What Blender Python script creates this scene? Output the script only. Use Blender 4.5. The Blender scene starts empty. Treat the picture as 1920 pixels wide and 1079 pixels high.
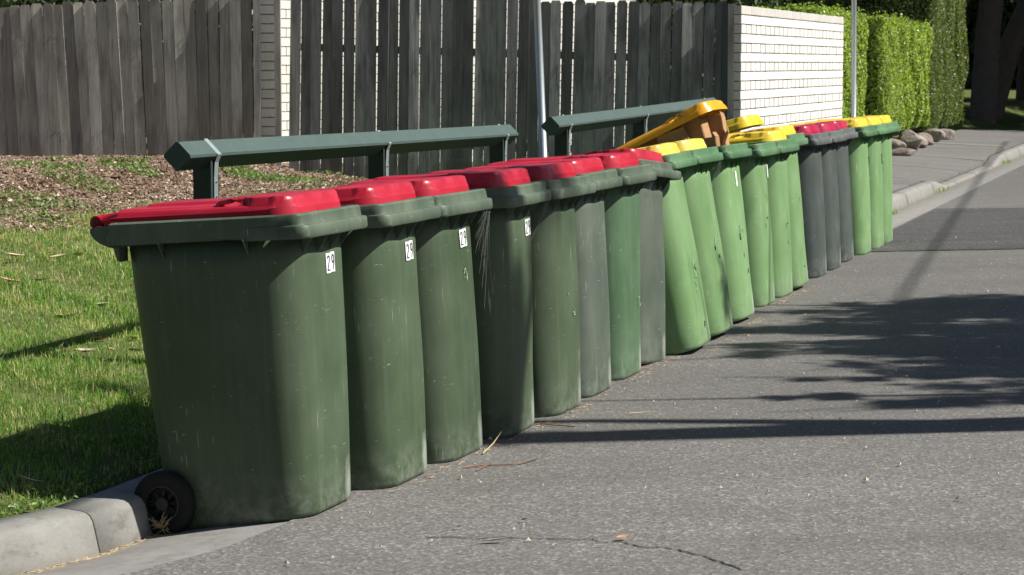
import bpy, math, random
import numpy as np
from mathutils import Matrix, Vector
random.seed(7)
rng = np.random.default_rng(11)
S = bpy.context.scene
COL = S.collection

# ------------------------------------------------------------------ camera, light, exposure
PITCH = math.atan(418.5 / 4400)
cam_d = bpy.data.cameras.new('camera')
cam = bpy.data.objects.new('camera', cam_d)
COL.objects.link(cam)
cam.location = (0, 0, 1.48)
cam.rotation_euler = (math.pi / 2 - PITCH, 0, 0)
cam_d.sensor_width = 36
cam_d.lens = 4400 / 1920 * 36
cam_d.clip_end = 600
cam_d.dof.use_dof = True
cam_d.dof.focus_distance = 9.6
cam_d.dof.aperture_fstop = 13
S.camera = cam
SUN_EL, SUN_AZ = math.radians(47), math.radians(-3)      # azimuth from +X towards +Y
SUN_DIR = Vector((math.cos(SUN_EL) * math.cos(SUN_AZ), math.cos(SUN_EL) * math.sin(SUN_AZ), math.sin(SUN_EL)))
world = bpy.data.worlds.new('World')
S.world = world
world.use_nodes = True
wn = world.node_tree
for n in list(wn.nodes):
    wn.nodes.remove(n)
wo = wn.nodes.new('ShaderNodeOutputWorld')
wb = wn.nodes.new('ShaderNodeBackground')
sk = wn.nodes.new('ShaderNodeTexSky')
sk.sky_type = 'NISHITA'
sk.sun_disc = False
sk.sun_elevation = SUN_EL
sk.sun_rotation = math.pi / 2 - SUN_AZ
wb.inputs['Strength'].default_value = 0.05
wn.links.new(sk.outputs[0], wb.inputs[0])
wn.links.new(wb.outputs[0], wo.inputs[0])
sun_d = bpy.data.lights.new('sun', 'SUN')
sun_d.energy = 5.0
sun_d.angle = math.radians(0.53)
sun_d.color = (1.0, 0.955, 0.88)
sun = bpy.data.objects.new('sun', sun_d)
sun.rotation_euler = SUN_DIR.to_track_quat('Z', 'Y').to_euler()
sun.location = (30, -3, 30)
COL.objects.link(sun)
S.view_settings.view_transform = 'Standard'
S.view_settings.look = 'None'
S.view_settings.exposure = 0.5
S.view_settings.gamma = 1
S.view_settings.use_curve_mapping = False

# ------------------------------------------------------------------ helpers
def tag(o, label=None, cat=None, group=None, kind=None):
    if label: o['label'] = label
    if cat: o['category'] = cat
    if group: o['group'] = group
    if kind: o['kind'] = kind
    return o

def empty(name, loc=(0, 0, 0), rot=(0, 0, 0)):
    o = bpy.data.objects.new(name, None)
    o.empty_display_size = 0.1
    o.location = loc
    o.rotation_euler = rot
    COL.objects.link(o)
    return o

def link(name, me, parent=None, loc=(0, 0, 0), rot=(0, 0, 0)):
    o = bpy.data.objects.new(name, me)
    COL.objects.link(o)
    o.location = loc
    o.rotation_euler = rot
    if parent: o.parent = parent
    return o

def mesh(name, V, F, mat, smooth=False, tint=None):
    me = bpy.data.meshes.new(name)
    me.from_pydata([tuple(v) for v in V], [], F)
    if mat is not None: me.materials.append(mat)
    if smooth:
        me.polygons.foreach_set('use_smooth', [True] * len(me.polygons))
    me.update()
    return me

def fast_mesh(name, V, F, mat, tint=None, smooth=False):
    """V (n,3) array, F (m,k) array of equal-sized faces"""
    V = np.asarray(V, np.float32); F = np.asarray(F, np.int32)
    me = bpy.data.meshes.new(name)
    me.vertices.add(len(V)); me.vertices.foreach_set('co', V.ravel())
    m, k = F.shape
    me.loops.add(m * k); me.loops.foreach_set('vertex_index', F.ravel())
    me.polygons.add(m)
    me.polygons.foreach_set('loop_start', np.arange(0, m * k, k, dtype=np.int32))
    try: me.polygons.foreach_set('loop_total', np.full(m, k, np.int32))
    except Exception: pass
    me.materials.append(mat)
    me.polygons.foreach_set('use_smooth', np.full(m, smooth))
    me.update(calc_edges=True)
    if tint is not None:
        a = me.attributes.new('tint', 'FLOAT', 'FACE')
        a.data.foreach_set('value', np.asarray(tint, np.float32))
    me.validate()
    return me

def box_vf(c, s, rz=0.0, V=None, F=None, rot=None):
    V = [] if V is None else V; F = [] if F is None else F
    b = len(V)
    M = rot if rot is not None else Matrix.Rotation(rz, 3, 'Z')
    for dz in (-.5, .5):
        for dx, dy in ((-.5, -.5), (.5, -.5), (.5, .5), (-.5, .5)):
            p = M @ Vector((dx * s[0], dy * s[1], dz * s[2]))
            V.append((c[0] + p.x, c[1] + p.y, c[2] + p.z))
    F += [(b, b + 3, b + 2, b + 1), (b + 4, b + 5, b + 6, b + 7), (b, b + 1, b + 5, b + 4),
          (b + 1, b + 2, b + 6, b + 5), (b + 2, b + 3, b + 7, b + 6), (b + 3, b, b + 4, b + 7)]
    return V, F

def tube_vf(pts, rads, n=10, V=None, F=None, cap=True):
    V = [] if V is None else V; F = [] if F is None else F
    b = len(V)
    pts = [Vector(p) for p in pts]
    up = None
    for i, p in enumerate(pts):
        d = (pts[min(i + 1, len(pts) - 1)] - pts[max(i - 1, 0)]).normalized()
        if up is None:
            up = Vector((0, 0, 1)) if abs(d.z) < .9 else Vector((1, 0, 0))
        x = d.cross(up).normalized(); y = d.cross(x).normalized(); up = -y if False else up
        for k in range(n):
            a = 2 * math.pi * k / n
            q = p + (x * math.cos(a) + y * math.sin(a)) * rads[i]
            V.append((q.x, q.y, q.z))
    for i in range(len(pts) - 1):
        for k in range(n):
            k2 = (k + 1) % n
            F.append((b + i * n + k, b + i * n + k2, b + (i + 1) * n + k2, b + (i + 1) * n + k))
    if cap:
        F.append(tuple(b + k for k in range(n)))
        e = b + (len(pts) - 1) * n
        F.append(tuple(e + k for k in reversed(range(n))))
    return V, F

def loft_vf(rings, V=None, F=None, cap0=True, cap1=True):
    V = [] if V is None else V; F = [] if F is None else F
    b = len(V); n = len(rings[0])
    for r in rings: V += [tuple(p) for p in r]
    for i in range(len(rings) - 1):
        for k in range(n):
            k2 = (k + 1) % n
            F.append((b + i * n + k, b + i * n + k2, b + (i + 1) * n + k2, b + (i + 1) * n + k))
    if cap0: F.append(tuple(b + k for k in reversed(range(n))))
    if cap1:
        e = b + (len(rings) - 1) * n
        F.append(tuple(e + k for k in range(n)))
    return V, F

def rrect(x0, x1, w, r, z, n=7, bulge=0.0):
    pts = []
    for cx, cy, a0 in ((x1 - r, w - r, 0), (x0 + r, w - r, 90), (x0 + r, -w + r, 180), (x1 - r, -w + r, 270)):
        for i in range(n + 1):
            a = math.radians(a0 + 90 * i / n)
            x = cx + r * math.cos(a); y = cy + r * math.sin(a)
            pts.append((x, y, z))
    if bulge:                                   # front wall bows outwards a little, extra points on the long sides
        out = []
        m = len(pts)
        for i, p in enumerate(pts):
            out.append(p)
            q = pts[(i + 1) % m]
            if math.hypot(q[0] - p[0], q[1] - p[1]) > .12:
                for t in (.25, .5, .75):
                    out.append((p[0] + (q[0] - p[0]) * t, p[1] + (q[1] - p[1]) * t, z))
        cx = (x0 + x1) / 2
        pts = []
        for x, y, zz in out:
            fx = (1 - (y / w) ** 2); fy = (1 - ((x - cx) / ((x1 - x0) / 2)) ** 2)
            pts.append((x + (bulge * fx if x > cx else -bulge * fx) * min(1, abs(x - cx) / ((x1 - x0) * .4)),
                        y + (bulge * .5 * fy if y > 0 else -bulge * .5 * fy) * min(1, abs(y) / (w * .8)), zz))
    return pts

def duplicate_tree(root, name=None):
    c = root.copy(); COL.objects.link(c)
    if name: c.name = name
    for ch in list(root.children):
        d = ch.copy(); COL.objects.link(d); d.parent = c
        for g in ch.children:
            e = g.copy(); COL.objects.link(e); e.parent = d
    return c

# ------------------------------------------------------------------ materials
class N:
    def __init__(self, name):
        self.m = bpy.data.materials.new(name); self.m.use_nodes = True
        self.t = self.m.node_tree
        for n in list(self.t.nodes): self.t.nodes.remove(n)
        self.out = self.t.nodes.new('ShaderNodeOutputMaterial')
        self.b = self.t.nodes.new('ShaderNodeBsdfPrincipled')
        self.t.links.new(self.b.outputs[0], self.out.inputs[0])
    def new(self, ty, **kw):
        n = self.t.nodes.new(ty)
        for k, v in kw.items(): setattr(n, k, v)
        return n
    def set(self, inp, v):
        if isinstance(v, bpy.types.NodeSocket): self.t.links.new(v, inp)
        else: inp.default_value = v
    def coord(self, scale=(1, 1, 1), kind='Object', rnd=False, rot=(0, 0, 0)):
        tc = self.new('ShaderNodeTexCoord'); mp = self.new('ShaderNodeMapping')
        mp.inputs['Scale'].default_value = scale
        mp.inputs['Rotation'].default_value = rot
        self.set(mp.inputs['Vector'], tc.outputs[kind])
        if rnd:
            oi = self.new('ShaderNodeObjectInfo'); mm = self.new('ShaderNodeMath', operation='MULTIPLY')
            self.set(mm.inputs[0], oi.outputs['Random']); mm.inputs[1].default_value = 37.0
            cb = self.new('ShaderNodeCombineXYZ')
            for i in range(3): self.set(cb.inputs[i], mm.outputs[0])
            self.set(mp.inputs['Location'], cb.outputs[0])
        return mp.outputs[0]
    def noise(self, vec, scale, detail=4, rough=.55, dist=0.0):
        n = self.new('ShaderNodeTexNoise')
        self.set(n.inputs['Vector'], vec); n.inputs['Scale'].default_value = scale
        n.inputs['Detail'].default_value = detail; n.inputs['Roughness'].default_value = rough
        n.inputs['Distortion'].default_value = dist
        return n.outputs['Fac']
    def voro(self, vec, scale, feature='F1', out='Distance', rnd=1.0):
        n = self.new('ShaderNodeTexVoronoi', feature=feature)
        self.set(n.inputs['Vector'], vec); n.inputs['Scale'].default_value = scale
        n.inputs['Randomness'].default_value = rnd
        return n.outputs[out]
    def ramp(self, fac, stops):
        n = self.new('ShaderNodeValToRGB'); self.set(n.inputs[0], fac)
        e = n.color_ramp.elements
        while len(e) < len(stops): e.new(.5)
        for i, (p, c) in enumerate(stops):
            e[i].position = p
            e[i].color = (c, c, c, 1) if isinstance(c, (int, float)) else (*c, 1)
        return n.outputs[0]
    def mix(self, f, a, b, mode='MIX'):
        n = self.new('ShaderNodeMix', data_type='RGBA', blend_type=mode)
        self.set(n.inputs[0], f)
        for i, v in ((6, a), (7, b)):
            if isinstance(v, tuple): v = (*v, 1) if len(v) == 3 else v
            self.set(n.inputs[i], v)
        return n.outputs[2]
    def math(self, op, a, b=0.0, clamp=False):
        n = self.new('ShaderNodeMath', operation=op, use_clamp=clamp)
        self.set(n.inputs[0], a); self.set(n.inputs[1], b)
        return n.outputs[0]
    def bump(self, h, strength=.3, dist=.01, prev=None):
        n = self.new('ShaderNodeBump')
        n.inputs['Strength'].default_value = strength; n.inputs['Distance'].default_value = dist
        self.set(n.inputs['Height'], h)
        if prev is not None: self.set(n.inputs['Normal'], prev)
        return n.outputs[0]
    def fin(self, color=None, rough=.6, normal=None, metal=0.0, spec=None, trans=None):
        if color is not None: self.set(self.b.inputs['Base Color'], (*color, 1) if isinstance(color, tuple) else color)
        self.set(self.b.inputs['Roughness'], rough)
        self.set(self.b.inputs['Metallic'], metal)
        if spec is not None: self.b.inputs['Specular IOR Level'].default_value = spec
        if normal is not None: self.set(self.b.inputs['Normal'], normal)
        return self.m
    def sep(self, kind='Object'):
        tc = self.new('ShaderNodeTexCoord'); s = self.new('ShaderNodeSeparateXYZ')
        self.set(s.inputs[0], tc.outputs[kind]); return s.outputs

def plastic(name, col, fade, rough=.45, dust=True, scr=1.0):
    n = N(name)
    v = n.coord(rnd=True)
    big = n.noise(v, 3.0, 3)
    oi = n.new('ShaderNodeObjectInfo')
    c = n.mix(n.ramp(big, [(.35, 0.0), (.7, 1.0)]), col, fade)
    streak = n.noise(n.coord((26, 26, 1.6), rnd=True), 1.0, 4, .6)
    c = n.mix(n.ramp(streak, [(.5, 0.0), (.75, .28)]), c, tuple(min(1, x * 1.35 + .03) for x in fade))
    # small dark smears
    smear = n.noise(n.coord((5, 5, 2.2), rnd=True), 1.3, 2)
    c = n.mix(n.ramp(smear, [(.62, 0.0), (.8, .45)]), c, tuple(x * .55 for x in col))
    # scratches: thin cell edges kept only in patches
    e = n.noise(n.coord((160, 190, 7), rnd=True, rot=(.25, .2, 0)), 1.0, 1, .3)
    patch = n.noise(v, 6.0, 3)
    line = n.math('MULTIPLY', n.ramp(e, [(.70, 0.0), (.74, 1.0)]), n.ramp(patch, [(.54, 0.0), (.62, .8 * scr)]))
    e2 = n.noise(n.coord((60, 22, 240), rnd=True, rot=(.5, .1, .3)), 1.0, 1, .3)
    patch2 = n.noise(n.coord((1, 1, 1.6), rnd=True), 8.0, 3)
    line2 = n.math('MULTIPLY', n.ramp(e2, [(.71, 0.0), (.74, 1.0)]), n.ramp(patch2, [(.57, 0.0), (.64, .8 * scr)]))
    speck = n.math('MULTIPLY', n.ramp(n.voro(v, 60.0), [(.10, 1.0), (.16, 0.0)]), n.ramp(n.noise(v, 14.0, 2), [(.6, 0.0), (.68, .7 * scr)]))
    sc = n.math('MAXIMUM', n.math('MAXIMUM', line, line2), speck)
    pale = tuple(min(.62, x * 1.6 + .16) for x in fade)
    c = n.mix(sc, c, pale)
    rgh = n.math('ADD', n.math('MULTIPLY', big, .22), rough - .1)
    if dust:
        x, y, z = n.sep()
        low = n.math('MULTIPLY', n.ramp(z, [(.0, 1.0), (.16, 0.0)]), n.ramp(n.noise(v, 16, 4, .7), [(.4, 0.0), (.75, .75)]))
        # worn chalky patch low on the outer front corner
        px = n.math('SUBTRACT', y, .13); pz = n.math('SUBTRACT', z, .06)
        d = n.math('SQRT', n.math('ADD', n.math('MULTIPLY', n.math('MULTIPLY', px, px), 6.0), n.math('MULTIPLY', pz, pz)))
        d = n.math('ADD', d, n.math('MULTIPLY', n.noise(v, 20, 4, .7), .09))
        front = n.ramp(x, [(.16, 0.0), (.2, 1.0)])
        ch = n.math('MULTIPLY', n.ramp(d, [(.07, .62), (.15, 0.0)]), front)
        c = n.mix(n.math('MAXIMUM', n.math('MULTIPLY', low, .6), ch), c, (.40, .43, .38))
    val = n.new('ShaderNodeHueSaturation')
    n.set(val.inputs['Color'], c)
    n.set(val.inputs['Value'], n.math('ADD', n.math('MULTIPLY', oi.outputs['Random'], .2), .9))
    h = n.noise(n.coord((4, 4, 1.6), rnd=True), 1.0, 2, .4)
    bm = n.bump(h, .35, .02)
    bm = n.bump(n.noise(v, 130, 2), .12, .002, bm)
    return n.fin(val.outputs[0], n.math('ADD', rgh, .08), bm, spec=.45)

M = {}
M['green_dark'] = plastic('bin_plastic_dark_green', (.047, .076, .038), (.074, .108, .062))
M['green_mid'] = plastic('bin_plastic_mid_green', (.062, .128, .062), (.095, .165, .090))
M['grey_green'] = plastic('bin_plastic_grey_green', (.070, .095, .072), (.112, .136, .108))
M['green_light'] = plastic('bin_plastic_light_green', (.135, .255, .095), (.185, .315, .140), scr=1.0)
M['grey'] = plastic('bin_plastic_grey', (.048, .063, .057), (.078, .094, .086), scr=.7)
M['rim_dark'] = plastic('rim_plastic_dark_green', (.055, .085, .055), (.11, .14, .10), .5, False, 1.3)
M['rim_green'] = plastic('rim_plastic_green', (.060, .145, .062), (.10, .20, .095), .5, False, 1.3)
M['rim_grey'] = plastic('rim_plastic_grey', (.065, .075, .075), (.11, .125, .12), .5, False, 1.3)

def lid_mat(name, c0, c1, rough=.3):
    n = N(name); v = n.coord(rnd=True)
    f = n.noise(v, 5, 3)
    c = n.mix(n.ramp(f, [(.35, 0.0), (.7, 1.0)]), c0, c1)
    dirt = n.ramp(n.noise(v, 22, 5, .75), [(.58, 0.0), (.78, .35)])
    c = n.mix(dirt, c, tuple(x * .6 + .05 for x in c0))
    sp = n.math('MULTIPLY', n.ramp(n.voro(v, 70.0), [(.08, 1.0), (.14, 0.0)]), n.ramp(n.noise(v, 10, 2), [(.55, 0.0), (.65, .6)]))
    c = n.mix(sp, c, tuple(min(.8, x * .6 + .25) for x in c1))
    n.b.inputs['Subsurface Weight'].default_value = 0.0
    return n.fin(c, n.math('ADD', n.math('MULTIPLY', f, .25), rough - .08), n.bump(n.noise(v, 12, 3), .12, .01), spec=.5)
M['red'] = lid_mat('lid_plastic_red', (.40, .010, .026), (.48, .022, .045))
M['crimson'] = lid_mat('lid_plastic_crimson', (.40, .014, .055), (.47, .03, .085))
M['yellow'] = lid_mat('lid_plastic_yellow', (.80, .56, .03), (.84, .63, .09))
M['yellow_backlit'] = lid_mat('lid_plastic_yellow_backlit', (.80, .36, .006), (.84, .43, .02))  # deeper orange paints in the glow of light through the propped yellow lid
M['pale_yellow'] = lid_mat('lid_plastic_pale_yellow', (.80, .56, .07), (.82, .64, .16))

def simple(name, col, rough=.6, metal=0.0, var=.25, scale=20, bumps=.1, spec=None):
    n = N(name); v = n.coord(rnd=True)
    f = n.noise(v, scale, 4)
    c = n.mix(f, tuple(x * (1 - var) for x in col), tuple(min(1, x * (1 + var)) for x in col))
    return n.fin(c, rough, n.bump(f, bumps, .004), metal, spec)
M['tyre'] = simple('wheel_rubber', (.009, .009, .009), .85)
M['hub'] = simple('wheel_hub_plastic', (.014, .0145, .0145), .5)
M['black'] = simple('black_pin', (.012, .012, .012), .4)
M['sticker'] = simple('white_sticker', (.80, .81, .84), .5, var=.03)
M['ink'] = simple('black_ink', (.02, .02, .022), .5, var=.05)
M['galv'] = simple('galvanised_steel', (.42, .46, .48), .42, .55, .12, 30)
M['strap'] = simple('steel_strap', (.36, .42, .43), .45, .5, .15, 40)
M['web'] = simple('cobweb_fibre', (.20, .205, .19), .9, var=.1)
M['straw'] = simple('dry_straw', (.45, .34, .19), .9, var=.3)
M['twig'] = simple('dry_twig', (.22, .13, .08), .9, var=.3)
M['mortar'] = simple('mortar_dark', (.10, .095, .085), .95, var=.2)
M['soil'] = simple('soil', (.05, .04, .03), .95, var=.3)

def asphalt(name, a, b, sp, warm=(1, 1, 1)):
    n = N(name); v = n.coord()
    ag = n.voro(v, 95.0, out='Color')
    bw = n.new('ShaderNodeSeparateColor'); n.set(bw.inputs[0], ag)
    c = n.mix(n.ramp(bw.outputs[0], [(.0, 0.0), (.75, .55), (1.0, 1.0)]), tuple(a * w for w in warm), tuple(b * w for w in warm))
    stone = n.ramp(bw.outputs[1], [(.90, 0.0), (.93, 1.0)])
    c = n.mix(n.math('MULTIPLY', stone, sp), c, (.46, .44, .39))
    dark = n.ramp(bw.outputs[2], [(.0, .5), (.16, 0.0)])
    c = n.mix(dark, c, (.02, .02, .02))
    big = n.noise(n.coord((.5, 1.6, 1)), 1.1, 5, .6)
    c = n.mix(n.ramp(big, [(.3, .5), (.7, 0.0)]), c, tuple(a * .7 * w for w in warm))
    tc = n.sep(); wear = n.math('ADD', tc[1], n.math('MULTIPLY', n.noise(v, .8, 3), 1.6))
    c = n.mix(n.math('MULTIPLY', n.ramp(n.math('MULTIPLY', wear, .05), [(.44, 0.0), (.52, .30)]), 1.0), c, tuple(a * .62 * w for w in warm)) if name == 'road_asphalt' else c
    stn = n.noise(n.coord((1, 1, 1)), 1.9, 4, .6, 1.2)
    c = n.mix(n.ramp(stn, [(.58, 0.0), (.72, .35)]), c, tuple(a * .6 * w for w in warm))
    st = n.noise(v, 3.5, 5, .7)
    c = n.mix(n.ramp(st, [(.55, 0.0), (.8, .35)]), c, (.14, .128, .112))
    d1 = n.voro(v, 95.0)
    bm = n.bump(d1, .35, .004)
    bm = n.bump(n.noise(v, 18, 3), .25, .006, bm)
    return n.fin(c, .85, bm, spec=.25)
M['asphalt'] = asphalt('road_asphalt', .130, .240, .55, (1.02, .985, .94))
M['asphalt_new'] = asphalt('patch_asphalt', .050, .115, .35, (1, 1, 1.02))
M['asphalt_path'] = asphalt('footpath_surface', .15, .25, .3, (1, .97, .93))

def concrete(name, col, stain):
    n = N(name); v = n.coord()
    f = n.noise(v, 6, 6, .65)
    c = n.mix(n.ramp(f, [(.3, 0.0), (.7, 1.0)]), tuple(x * .78 for x in col), col)
    c = n.mix(n.ramp(n.noise(v, 70, 3), [(.45, 0.0), (.8, .4)]), c, tuple(x * .6 for x in col))
    x, y, z = n.sep()
    foot = n.ramp(n.math('ADD', n.math('ADD', z, .07), n.math('MULTIPLY', n.noise(v, 12, 4), .05)), [(.0, .75), (.07, 0.0)])
    c = n.mix(foot, c, stain)
    c = n.mix(n.ramp(n.noise(n.coord((1, 1, 3)), 9, 6, .75), [(.52, 0.0), (.72, .6)]), c, tuple(x * .6 for x in stain))
    return n.fin(c, .85, n.bump(n.noise(v, 160, 4, .7), .35, .003), spec=.3)
M['kerb'] = concrete('kerb_concrete', (.285, .28, .262), (.17, .15, .12))
M['gutter'] = concrete('gutter_concrete', (.30, .295, .28), (.15, .13, .105))

def timber(name, a, b, rail=None):
    n = N(name)
    v = n.coord((38, 38, 1.3), rnd=True)
    g = n.noise(v, 1.0, 5, .65, .4)
    fine = n.noise(n.coord((150, 150, 5), rnd=True), 1.0, 3, .7)
    c = n.mix(n.ramp(g, [(.3, 0.0), (.7, 1.0)]), a, b)
    c = n.mix(n.ramp(fine, [(.5, 0.0), (.75, .5)]), c, tuple(x * .45 for x in a))
    oi = n.new('ShaderNodeObjectInfo')
    hv = n.new('ShaderNodeHueSaturation'); n.set(hv.inputs['Color'], c)
    n.set(hv.inputs['Value'], n.math('ADD', n.math('MULTIPLY', oi.outputs['Random'], .85), .55))
    c = hv.outputs[0]
    # rust runs below the two nail lines (local z measured from the foot of the board)
    x, y, z = n.sep()
    run = n.noise(n.coord((60, 60, 1.0), rnd=True), 1.0, 3, .6)
    for zz in (.24, 1.10):
        zn = n.math('ADD', z, n.math('MULTIPLY', run, .12))
        m = n.ramp(n.math('SUBTRACT', zn, zz - .16), [(.0, 0.0), (.17, .5), (.22, .35), (.26, 0.0)])
        m = n.math('MULTIPLY', m, n.ramp(run, [(.54, 0.0), (.66, 1.0)]))
        c = n.mix(m, c, (.03, .026, .023))
    blot = n.noise(n.coord((9, 9, 2.5), rnd=True), 1.0, 4)
    c = n.mix(n.ramp(blot, [(.45, 0.0), (.7, .65)]), c, tuple(x * .45 for x in a))
    bm = n.bump(fine, .5, .004); bm = n.bump(g, .5, .006, bm)
    return n.fin(c, .88, bm, spec=.2)
M['paling_brown'] = timber('weathered_timber_brown', (.40, .39, .34), (.64, .62, .55))
M['paling_grey'] = timber('weathered_timber_grey', (.20, .20, .197), (.36, .36, .352))
M['paling_pale'] = timber('weathered_timber_pale', (.26, .25, .24), (.40, .385, .365))
M['post_paint'] = simple('painted_timber_dark_green', (.028, .045, .042), .6, var=.3, scale=30)

def rail_mat():
    n = N('painted_rail_green'); v = n.coord()
    f = n.noise(v, 9, 5, .65)
    c = n.mix(f, (.045, .078, .070), (.075, .115, .104))
    c = n.mix(n.ramp(n.noise(v, 60, 3), [(.6, 0.0), (.75, .35)]), c, (.16, .19, .17))
    geo = n.new('ShaderNodeNewGeometry')
    return n.fin(c, .55, n.bump(f, .25, .006), spec=.4)
M['rail'] = rail_mat()
def brick_mat(name, c0, c1):
    n = N(name); v = n.coord((1, 1, 1), 'Generated')
    tc = n.new('ShaderNodeTexCoord'); oi = n.new('ShaderNodeObjectInfo')
    vv = n.coord((1, 1, 1), rnd=True)
    f = n.noise(vv, 30, 4, .7)
    c = n.mix(n.ramp(f, [(.3, 0.0), (.7, 1.0)]), c0, c1)
    st = n.noise(n.coord((30, 30, 6), rnd=True), 1, 4, .7)
    c = n.mix(n.ramp(st, [(.58, 0.0), (.75, .28)]), c, (.42, .39, .32))
    hv = n.new('ShaderNodeHueSaturation'); n.set(hv.inputs['Color'], c)
    n.set(hv.inputs['Value'], n.math('ADD', n.math('MULTIPLY', oi.outputs['Random'], .08), .93))
    return n.fin(hv.outputs[0], .8, n.bump(f, .25, .004), spec=.3)
M['brick_white'] = brick_mat('white_painted_brick', (.72, .69, .63), (.80, .78, .73))
M['brick_coping'] = brick_mat('grimy_white_brick', (.48, .46, .42), (.66, .64, .59))

def card_mat():
    n = N('cardboard'); v = n.coord(rnd=True)
    f = n.noise(n.coord((3, 3, 14), rnd=True), 2, 4)
    c = n.mix(f, (.30, .17, .085), (.44, .27, .14))
    oi = n.new('ShaderNodeObjectInfo'); hv = n.new('ShaderNodeHueSaturation'); n.set(hv.inputs['Color'], c)
    n.set(hv.inputs['Value'], n.math('ADD', n.math('MULTIPLY', oi.outputs['Random'], .5), .8))
    return n.fin(hv.outputs[0], .85, n.bump(f, .2, .004), spec=.2)
M['card'] = card_mat()
def rock_mat():
    n = N('sandstone'); v = n.coord(rnd=True)
    f = n.noise(v, 4, 6, .65)
    c = n.mix(n.ramp(f, [(.3, 0.0), (.7, 1.0)]), (.12, .09, .078), (.38, .33, .295))
    return n.fin(c, .9, n.bump(f, .6, .03), spec=.2)
M['rock'] = rock_mat()

def leafmat(name, stops, rough=.5, transl=.35, spec=.4):
    n = N(name)
    at = n.new('ShaderNodeAttribute'); at.attribute_name = 'tint'
    c = n.ramp(at.outputs['Fac'], stops)
    n.fin(c, rough, spec=spec)
    tr = n.new('ShaderNodeBsdfTranslucent')
    n.set(tr.inputs['Color'], n.mix(1.0, c, (1.25, 1.35, .55), 'MULTIPLY'))
    mx = n.new('ShaderNodeMixShader'); mx.inputs[0].default_value = transl
    n.t.links.new(n.b.outputs[0], mx.inputs[1]); n.t.links.new(tr.outputs[0], mx.inputs[2])
    n.t.links.new(mx.outputs[0], n.out.inputs[0])
    return n.m
M['grass'] = leafmat('grass_blades', [(0, (.08, .17, .03)), (.45, (.19, .36, .07)), (.75, (.34, .50, .15)), (.9, (.56, .50, .28)), (1, (.70, .60, .38))], .5, .4)
M['weed'] = leafmat('weed_leaves', [(0, (.09, .15, .04)), (.6, (.19, .29, .085)), (1, (.34, .42, .20))], .5, .3)
M['hedge'] = leafmat('hedge_leaves', [(0, (.05, .09, .02)), (.3, (.19, .28, .05)), (.7, (.38, .50, .10)), (.92, (.50, .60, .17)), (1, (.72, .76, .42))], .33, .45)
M['hedge_dark'] = leafmat('tall_hedge_leaves', [(0, (.05, .08, .022)), (.6, (.13, .18, .05)), (1, (.28, .32, .13))], .36, .4)
M['leaf_dark'] = leafmat('tree_leaves_dark', [(0, (.018, .03, .010)), (.7, (.04, .065, .02)), (1, (.10, .14, .04))], .45, .25)
M['leaf_gum'] = leafmat('gum_leaves', [(0, (.04, .07, .02)), (.7, (.08, .12, .04)), (1, (.15, .19, .08))], .45, .25)
M['bark'] = simple('tree_bark', (.11, .085, .065), .9, var=.45, scale=6, bumps=.6)
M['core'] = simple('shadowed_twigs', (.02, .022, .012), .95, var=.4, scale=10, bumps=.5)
M['dry_leaf'] = simple('dry_leaf', (.42, .25, .14), .8, var=.4, scale=3)
M['pale_leaf'] = simple('pale_dry_leaf', (.55, .45, .32), .8, var=.3, scale=3)
def chip_mat():
    n = N('mulch_chips'); at = n.new('ShaderNodeAttribute'); at.attribute_name = 'tint'
    c = n.ramp(at.outputs['Fac'], [(0, (.08, .05, .034)), (.5, (.25, .175, .12)), (.85, (.42, .32, .235)), (1, (.74, .65, .54))])
    return n.fin(c, .9, spec=.15)
M['chip'] = chip_mat()
def verge_mat():
    n = N('verge_ground'); v = n.coord()
    at = n.new('ShaderNodeAttribute'); at.attribute_name = 'mulch'
    f = n.noise(v, 9, 6, .7)
    grass = n.mix(n.ramp(f, [(.35, 0.0), (.65, 1.0)]), (.07, .10, .028), (.15, .17, .065))
    g2 = n.noise(v, 60, 4, .7)
    mul = n.mix(n.ramp(g2, [(.3, 0.0), (.7, 1.0)]), (.10, .062, .042), (.33, .22, .15))
    c = n.mix(at.outputs['Fac'], grass, mul)
    return n.fin(c, .95, n.bump(g2, .8, .02), spec=.1)
M['verge'] = verge_mat()

# ------------------------------------------------------------------ kerb line and ground heights
def kx(Y): return 4.02 + .305 * (Y - 24.75)
KP = [(-9, 6.6), (-6.5, 6.05), (-4.6, 5.85), (-3.4, 5.95), (-2.7, 6.15), (-2.15, 6.45), (-1.77, 6.75), (-1.49, 7.06), (-1.315, 7.33)]
KP += [(kx(y), y) for y in np.concatenate([np.arange(7.62, 30, .6), np.arange(30, 140, 4.0)])]
KP = np.array(KP)
seg = KP[1:] - KP[:-1]
slen = np.hypot(seg[:, 0], seg[:, 1])
cum = np.concatenate([[0], np.cumsum(slen)])
def kerb_s(x, y):
    """signed distance to the foot of the kerb, positive on the verge side"""
    x = np.atleast_1d(np.asarray(x, float)); y = np.atleast_1d(np.asarray(y, float))
    best = np.full(x.shape, 1e9); sg = np.ones(x.shape)
    for i in range(len(seg)):
        dx = x - KP[i, 0]; dy = y - KP[i, 1]
        t = np.clip((dx * seg[i, 0] + dy * seg[i, 1]) / slen[i] ** 2, 0, 1)
        ex = dx - t * seg[i, 0]; ey = dy - t * seg[i, 1]
        d = np.hypot(ex, ey)
        m = d < best
        best = np.where(m, d, best)
        sg = np.where(m, np.sign(seg[i, 0] * dy - seg[i, 1] * dx + 1e-12), sg)
    return best * sg
def vnoise(x, y, f, seed):
    return (np.sin(x * f * 1.7 + seed) * np.cos(y * f * 1.3 + seed * 2.1) + np.sin((x + y) * f * .9 + seed * 3.7) * .6) / 1.6
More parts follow.
